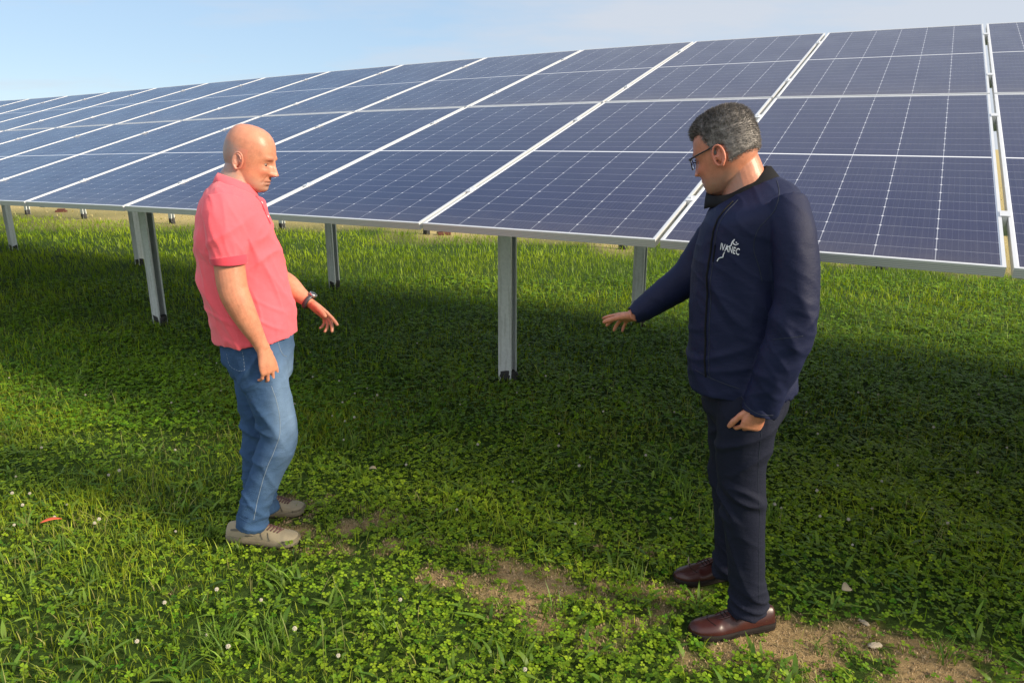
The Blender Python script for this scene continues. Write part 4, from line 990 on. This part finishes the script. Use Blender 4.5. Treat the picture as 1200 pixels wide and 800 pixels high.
# =============== man in the navy jacket
fr = Fr(860, 720, 2.36)
HX, HINV, HB, HO = head_frame(fr, 850, 179, 0.0, -1, -17, 19, 0, 1.0)
body = MB(); body.loft([[HX(p) for p in r] for r in head_pts(brow=1.0, nose=1.0, jaw=1.5)]); ear_parts(body, HX, -1); ear_parts(body, HX, 1)
limb(body, fr, [(878,250,.0,36,.078),(876,228,0,32,.075),(871,210,0,27,.064),(865,192,0,25.5,.058),(860,176,0,22,.05)], 28)
jk = [(838,236,912,205,0,.085),(831,243,930,214,0,.135),(828,249,940,224,0,.178),(825,256,947,239,0,.205),(821,264,948,258,0,.212),(816,286,946,283,0,.205),(811,312,944,310,0,.198),(808,340,942,338,0,.192),
      (806.5,370,940,368,0,.190),(806,400,938,400,0,.188),(808,428,936,434,0,.186),(810,446,935,458,0,.186)]
torso(body, fr, jk+[(815,460,930,470,0,.16)], 3, .84)
nsl = [(920,240,-.13,29,.075),(928,268,-.17,29.5,.076),(932,300,-.195,28.5,.073),(934,335,-.21,28,.070),(931,368,-.215,27.5,.066),(923,400,-.215,27,.062),(911,432,-.21,26,.056),(898,460,-.205,24,.050),(888,484,-.20,22.5,.045)]
fsl = [(860,255,.14,32,.075),(846,276,.17,31,.070),(829,299,.185,30,.066),(812,320,.18,26,.060),(796,333,.16,22,.056),(778,345,.13,19.5,.050),(758,358.5,.10,15.5,.044),(740,370,.075,10.5,.037)]
limb(body, fr, nsl[:-1]+[(887,486,-.20,14,.028)], 20, 3, None, .70); limb(body, fr, fsl, 20, 3, None, .66)
w0 = fr.p(891,474,-.205); k0 = fr.p(883,493,-.205)
hand(body, w0, k0-w0, -fr.F*.82+fr.S*.5, -fr.S*.85-fr.F*.45, .172, (48,52,58,62), (34,38,40,40), (34,22), 4)
w1 = fr.p(742,370.5,.075); k1 = fr.p(729,372,.125)
hand(body, w1, k1-w1, fr.U*.80+fr.F*.5, -fr.F*.85-fr.U*.5, .172, (5,16,26,36), (4,12,22,28), (27,8), 4)
ntl = [(880,452,-.08,44,.105),(877,480,-.10,40,.105),(873,510,-.11,35.5,.093),(869,545,-.115,31.5,.080),(870,575,-.115,29.5,.073),(871.5,605,-.115,27.5,.067),(873,640,-.11,25.5,.062),(875,675,-.11,23.5,.058),(876,702,-.11,23,.057),(876.5,717,-.11,23.5,.058)]
ftl = [(864,452,.08,44,.10),(864,480,.10,38,.10),(862,510,.11,33,.09),(859,545,.115,28,.08),(857,575,.115,25,.072),(856,605,.115,22,.066),(855,635,.115,19.5,.060),(855,658,.115,18.5,.058),(855,671,.115,18,.057)]
limb(body, fr, ntl, 20, 3, None, .62); limb(body, fr, ftl, 20, 3, None, .62)
me = remesh(body, .0025, 4, .5); skin_color(me, HINV, 'navy'); me.materials.append(M['skin'])
man2 = link('person', me); tag(man2, 'grey-haired man with glasses in a navy jacket and dark trousers, reaching down to the left', 'person', 'men talking in front of the panels')
stub_eye(man2, HX, ((-1,0),(1,0)))
# hair: a thick cap over the skull plus short strands
HR = head_pts(60, 90); pts = np.array(HR); hx = pts.reshape(-1, 3)
def hair_mask(p):
    x, y, z = p[...,0], p[...,1], p[...,2]; ay = np.abs(y)
    front = .066 - 1.25*np.clip(x-.025, 0, 1)*0      # front hairline
    line = np.where(x > .035, .066-.0*x+.35*(ay < .0)*0, np.where(x > -.002, .066-(.035-x)*2.9, np.where(x > -.03, .010, -.034-.30*(x+.075))))
    line = np.where((x > .035), .060+ .22*(ay-.03).clip(0, 1), line)
    return sm(z-line, -.006, .022)
mk = hair_mask(pts); cen = np.array([-.005,0,.01]); dirv = pts-cen; dirv /= np.linalg.norm(dirv, axis=2, keepdims=True)
nzv = vnoise(hx*1.0, 55, 5).reshape(mk.shape); nzw = vnoise(hx, 150, 8).reshape(mk.shape); nzb = vnoise(hx, 22, 1).reshape(mk.shape)
thick = (.0065+.009*sm(pts[...,2], .02, .10)+.003*sm(pts[...,0], .02, .08))
disp = mk*(thick*(1+.22*nzb)+.0012*nzv+.001*nzw-.001)-(1-mk)*.012
hp = pts+dirv*disp[...,None]; b = MB(); b.loft([[HX(p) for p in r] for r in hp])
me = b.mesh('hair', [M['hair']], True); co = get_co(me); hh = HINV(co)
def hair_col(h, n1, n2):
    grey = np.clip(.22+.27*sm(-h[:,0], -.02, .09)+.30*sm(.06-h[:,2], -.04, .06)+.55*n1+.35*n2, 0, 1)
    return np.array([.028,.024,.022])[None]*(1-grey[:,None])+np.array([.33,.30,.275])[None]*grey[:,None]
set_tint(me, hair_col(hh, vnoise(hh, 90, 2), vnoise(hh, 240, 3))); hair = link('hair', me, man2)
nst = 80000; idx = rng.integers(0, len(hx), nst); base = hx[idx]+rng.normal(0,.0016,(nst,3)); mm = mk.ravel()[idx] > rng.uniform(.02,.5,nst); base = base[mm]; dv = dirv.reshape(-1,3)[idx][mm]; dd_ = disp.ravel()[idx][mm]; n = len(base)
root = base+dv*(dd_*.75)[:,None]; comb = np.stack([np.where(base[:,0] > .02, .55, -.35), rng.normal(0,.25,n), np.where(base[:,2] > .06, .1, -.55)], 1)
dr = dv*.8+1.25*comb+rng.normal(0,.28,(n,3)); dr /= np.linalg.norm(dr, axis=1, keepdims=True)
ln = rng.uniform(.005,.012,n)*(.65+.5*sm(base[:,2], .0, .09)); sdv = np.cross(dr, rng.normal(0,1,(n,3))); sdv /= np.linalg.norm(sdv, axis=1, keepdims=True)
A = root; Bp = root+dr*ln[:,None]; w_ = .00048
VV = np.stack([A-sdv*w_, A+sdv*w_, (A+Bp)/2+sdv*w_*.9, (A+Bp)/2-sdv*w_*.9, Bp], 1).reshape(-1,3); hc = hair_col(base, rng.normal(0,.35,n), rng.normal(0,.5,n)); hc = np.repeat(hc, 5, 0)
VW = HO+VV@HB.T; bb = np.arange(n)*5
link('hair_strands', np_mesh('hair_strands', VW, np.stack([bb, bb+1, bb+2, bb+3], 1), np.stack([bb+3, bb+2, bb+4], 1), [M['hair']], hc), hair)
# glasses
b = MB()
for s_ in (-1, 1):
    b.tube([HX(np.array([.104-.012*abs(math.cos(q))*(1 if math.cos(q)*1>0 else 0), s_*(.033+.0245*math.cos(q)), -.004+.0165*math.sin(q)])) for q in np.linspace(0,2*PI,24,endpoint=False)], .0017, 6, 0, True)
    b.tube([HX(np.array(p)) for p in ((.094,s_*.0585,.008),(.083,s_*.071,.009),(.05,s_*.0795,.013),(.01,s_*.0815,.0185),(-.010,s_*.0825,.0235),(-.030,s_*.081,.016))], [.0030,.0033,.0026,.0022,.0018,.0015], 6)
b.tube([HX(np.array(p)) for p in ((.1035,-.0085,.001),(.108,0,.004),(.1035,.0085,.001))], .0018, 6)
b.tube([HX(np.array([.105-.011*max(0, abs(y)-.035)/.023, y, .0105])) for y in np.linspace(.012,.057,7)], .0026, 6); b.tube([HX(np.array([.105-.011*max(0, abs(y)-.035)/.023, -y, .0105])) for y in np.linspace(.012,.057,7)], .0026, 6)
gl = b.build('glasses', M['glass_frame'], man2, True)
for s_ in (-1, 1):
    b = MB(); b.loft([[HX(np.array([.103+d_-.012*max(0,math.cos(q)), s_*(.033+.0235*math.cos(q)), -.004+.0155*math.sin(q)])) for q in np.linspace(0,2*PI,24,endpoint=False)] for d_ in (0,.0014)]); b.build('lens', M['lens'], gl, True)
# jacket
b = MB(); torso(b, fr, jk, 4, 1.0, .02); limb(b, fr, nsl, 30, 4, .035); limb(b, fr, fsl, 30, 4, .03); me = remesh(b, .0058, 4, .5)
def fk(P):
    z = P[:,2]; ref = (880,330); q = (P-fr.p(*ref))@fr.S
    arm = sm(q, .11, .17); farm = sm(-q, .16, .22); a = vnoise(P, (5,5,3), 15)*.008
    a += .007*arm*rid(P, fr, ref, .75, .7, 6, 1)*sm(1.40-z, 0, .12); a += .009*arm*rid(P, fr, ref, 1, -.5, 10, 2)*np.exp(-((z-1.08)/.12)**2)
    a += .005*farm*rid(P, fr, ref, .5, 1, 9, 3); a += .009*(1-arm)*(1-farm)*rid(P, fr, ref, .55, .85, 7.5, 4)*sm(1.42-z, 0, .2)
    a += .006*(1-arm)*rid(P, fr, ref, 1, -.2, 12, 6)*np.exp(-((z-1.0)/.09)**2); a += .002*rid(P, fr, ref, .8, .6, 20, 7)
    return a-.005
folds(me, fk); me.materials.append(M['navy']); jacket = link('jacket', me, man2)
bvh_k = BVHTree.FromPolygons([v.co for v in me.vertices], [tuple(p.vertices) for p in me.polygons])
b = MB(); c_rows = [((832,224),(898,194),.074),((828,223),(904,195),.082),((826,233),(911,204),.094),((825,243),(918,214),.112)]
dip = lambda rg, a: [q_-np.array([0,0,a*max(0, -(q_-np.mean(rg,0))@fr.F/.08)]) for q_ in rg]
rings = [dip(neck_ring(fr, l, r, 0, d), k_) for (l, r, d), k_ in zip(c_rows, (.040,.040,.024,.008))]; rings += [[p+(np.mean(rings[k],0)-p)*.07-np.array([0,0,.001]) for p in rings[k]] for k in (3,2,1,0)]; rings.append(rings[0])
b.loft(rings, 0, False); me = b.mesh('collar', [M['collar_black']], True); co = get_co(me); co[:,2] += vnoise(co, 16, 3)*.006; set_co(me, co); link('collar', me, jacket)
b = MB(); rr_ = [dip(neck_ring(fr, (843,236), (896,203), 0, .066), .03), dip(neck_ring(fr, (841,242), (902,210), 0, .075), .03)]; rr_ += [[p+(np.mean(r,0)-p)*.1 for p in r] for r in rr_[::-1]]; rr_.append(rr_[0])
link('inner_collar', b.loft(rr_, 0, False).mesh('inner_collar', [M['collar_black']], True), jacket)
NF = fr.F*.80+fr.S*.60
seam(fr, bvh_k, [(830,238),(826,262),(821,290),(817,320),(814,355),(812,400),(813,445)], 'zipper', M['collar_black'], jacket, .0035, .001, NF)
seam(fr, bvh_k, [(837,236),(833,262),(828,290),(824,320),(821,355),(819,400),(820,446)], 'placket_seam', M['navy_seam'], jacket, .0011, .0006, NF)
seam(fr, bvh_k, [(910,214),(913,228),(908,246),(898,258),(889,268),(884,282),(884,296),(889,312),(893,330)], 'armhole_seam', M['navy_seam'], jacket, .0011, .0003)
seam(fr, bvh_k, [(829,288),(827,298),(825.5,308)], 'chest_pocket_zip', M['collar_black'], jacket, .0022, .0012, NF)
seam(fr, bvh_k, [(868,466),(878,474),(892,480),(906,482)], 'cuff_stitching', M['navy_seam'], jacket, .001, .0006)
seam(fr, bvh_k, [(905,392),(922,388),(940,386)], 'sleeve_seam', M['navy_seam'], jacket, .0009, .0004)
seam(fr, bvh_k, [(812,440),(830,446),(850,452),(866,457)], 'hem_stitching', M['navy_seam'], jacket, .001, .0006)
# chest badge: the town's name between two wavy strokes, laid on the cloth
def flat_text(body_, size):
    cu = bpy.data.curves.new('badge', 'FONT'); cu.body = body_; cu.size = size; cu.resolution_u = 3; cu.offset = size*.012
    o = bpy.data.objects.new('tmp', cu); COL.objects.link(o); dg = bpy.context.evaluated_depsgraph_get(); dg.update()
    m_ = bpy.data.meshes.new_from_object(o.evaluated_get(dg)); bpy.data.objects.remove(o); return m_
tm = flat_text('IVANEC', 1.0); tv = [(v.co.x, v.co.y) for v in tm.vertices]; tf = [tuple(p.vertices) for p in tm.polygons]
x0, x1 = min(p[0] for p in tv), max(p[0] for p in tv); y0, y1 = min(p[1] for p in tv), max(p[1] for p in tv)
o_px = (843.8, 293.3); ux_ = (22.3, 6.0); uy_ = (1.2, -8.2)       # lower-left corner of the word and its axes, measured on the chest
V = []
for (x, y) in tv:
    a, c_ = (x-x0)/(x1-x0), (y-y0)/(y1-y0); q, nrm = snap(bvh_k, fr.p(o_px[0]+ux_[0]*a+uy_[0]*c_, o_px[1]+ux_[1]*a+uy_[1]*c_, -.2), fr.F, .0016); V.append(q)
MB().add(V, tf).build('badge_lettering', M['white_thread'], jacket)
b = MB()
for line, w_ in (([(865.5,285.5),(862,287),(859,284.5),(861,280.5)], .0016), ([(861,280.5),(858,284),(856.5,288),(853,289.5),(850.5,292)], .0018), ([(862.5,283.5),(863.8,284.6)], .0013), ([(849,296),(847.5,299),(846.8,302),(843.5,303),(841,305),(840,307.5)], .0017)):
    pth = [snap(bvh_k, fr.p(x, y, -.2), fr.F, .0012)[0] for (x, y) in resample(line, 5)]; b.tube(pth, w_, 5)
b.build('badge_emblem', M['white_thread'], jacket, True)
# trousers
b = MB(); torso(b, fr, [(822,440,928,446,0,.160),(823,456,928,462,0,.162),(826,474,925,480,0,.158),(838,492,915,496,0,.14)], 3)
limb(b, fr, ntl, 28, 4, .02); limb(b, fr, ftl, 28, 4, .02); me = remesh(b, .0056, 3, .5)
def ft(P):
    z = P[:,2]; ref = (870,600); a = vnoise(P, (8,8,3), 25)*.007
    a += .013*np.exp(-((z-.50)/.10)**2)*rid(P, fr, ref, 1, .55, 13, 1); a += .012*np.exp(-((z-.10)/.10)**2)*rid(P, fr, ref, 1, .3, 18, 2)
    a += .009*sm(z, .55, .72)*rid(P, fr, ref, .8, -.6, 10, 3); a += .006*rid(P, fr, ref, .3, 1, 9, 5)
    return a-.005
folds(me, ft); me.materials.append(M['trouser']); tr = link('trousers', me, man2)
bvh_t = BVHTree.FromPolygons([v.co for v in me.vertices], [tuple(p.vertices) for p in me.polygons])
seam(fr, bvh_t, [(893,500),(889,540),(888,575),(890,605),(889,640),(889,680),(889,712)], 'side_seam', M['navy_seam'], tr, .0008, .0003)
h_ = ground_at(905,731)[:2]; t_ = ground_at(808,744)[:2]; make_shoe(man2, h_, t_, 'derby', 1)
h_ = ground_at(874,671)[:2]; t_ = ground_at(790,681)[:2]; make_shoe(man2, h_, t_, 'derby', -1)
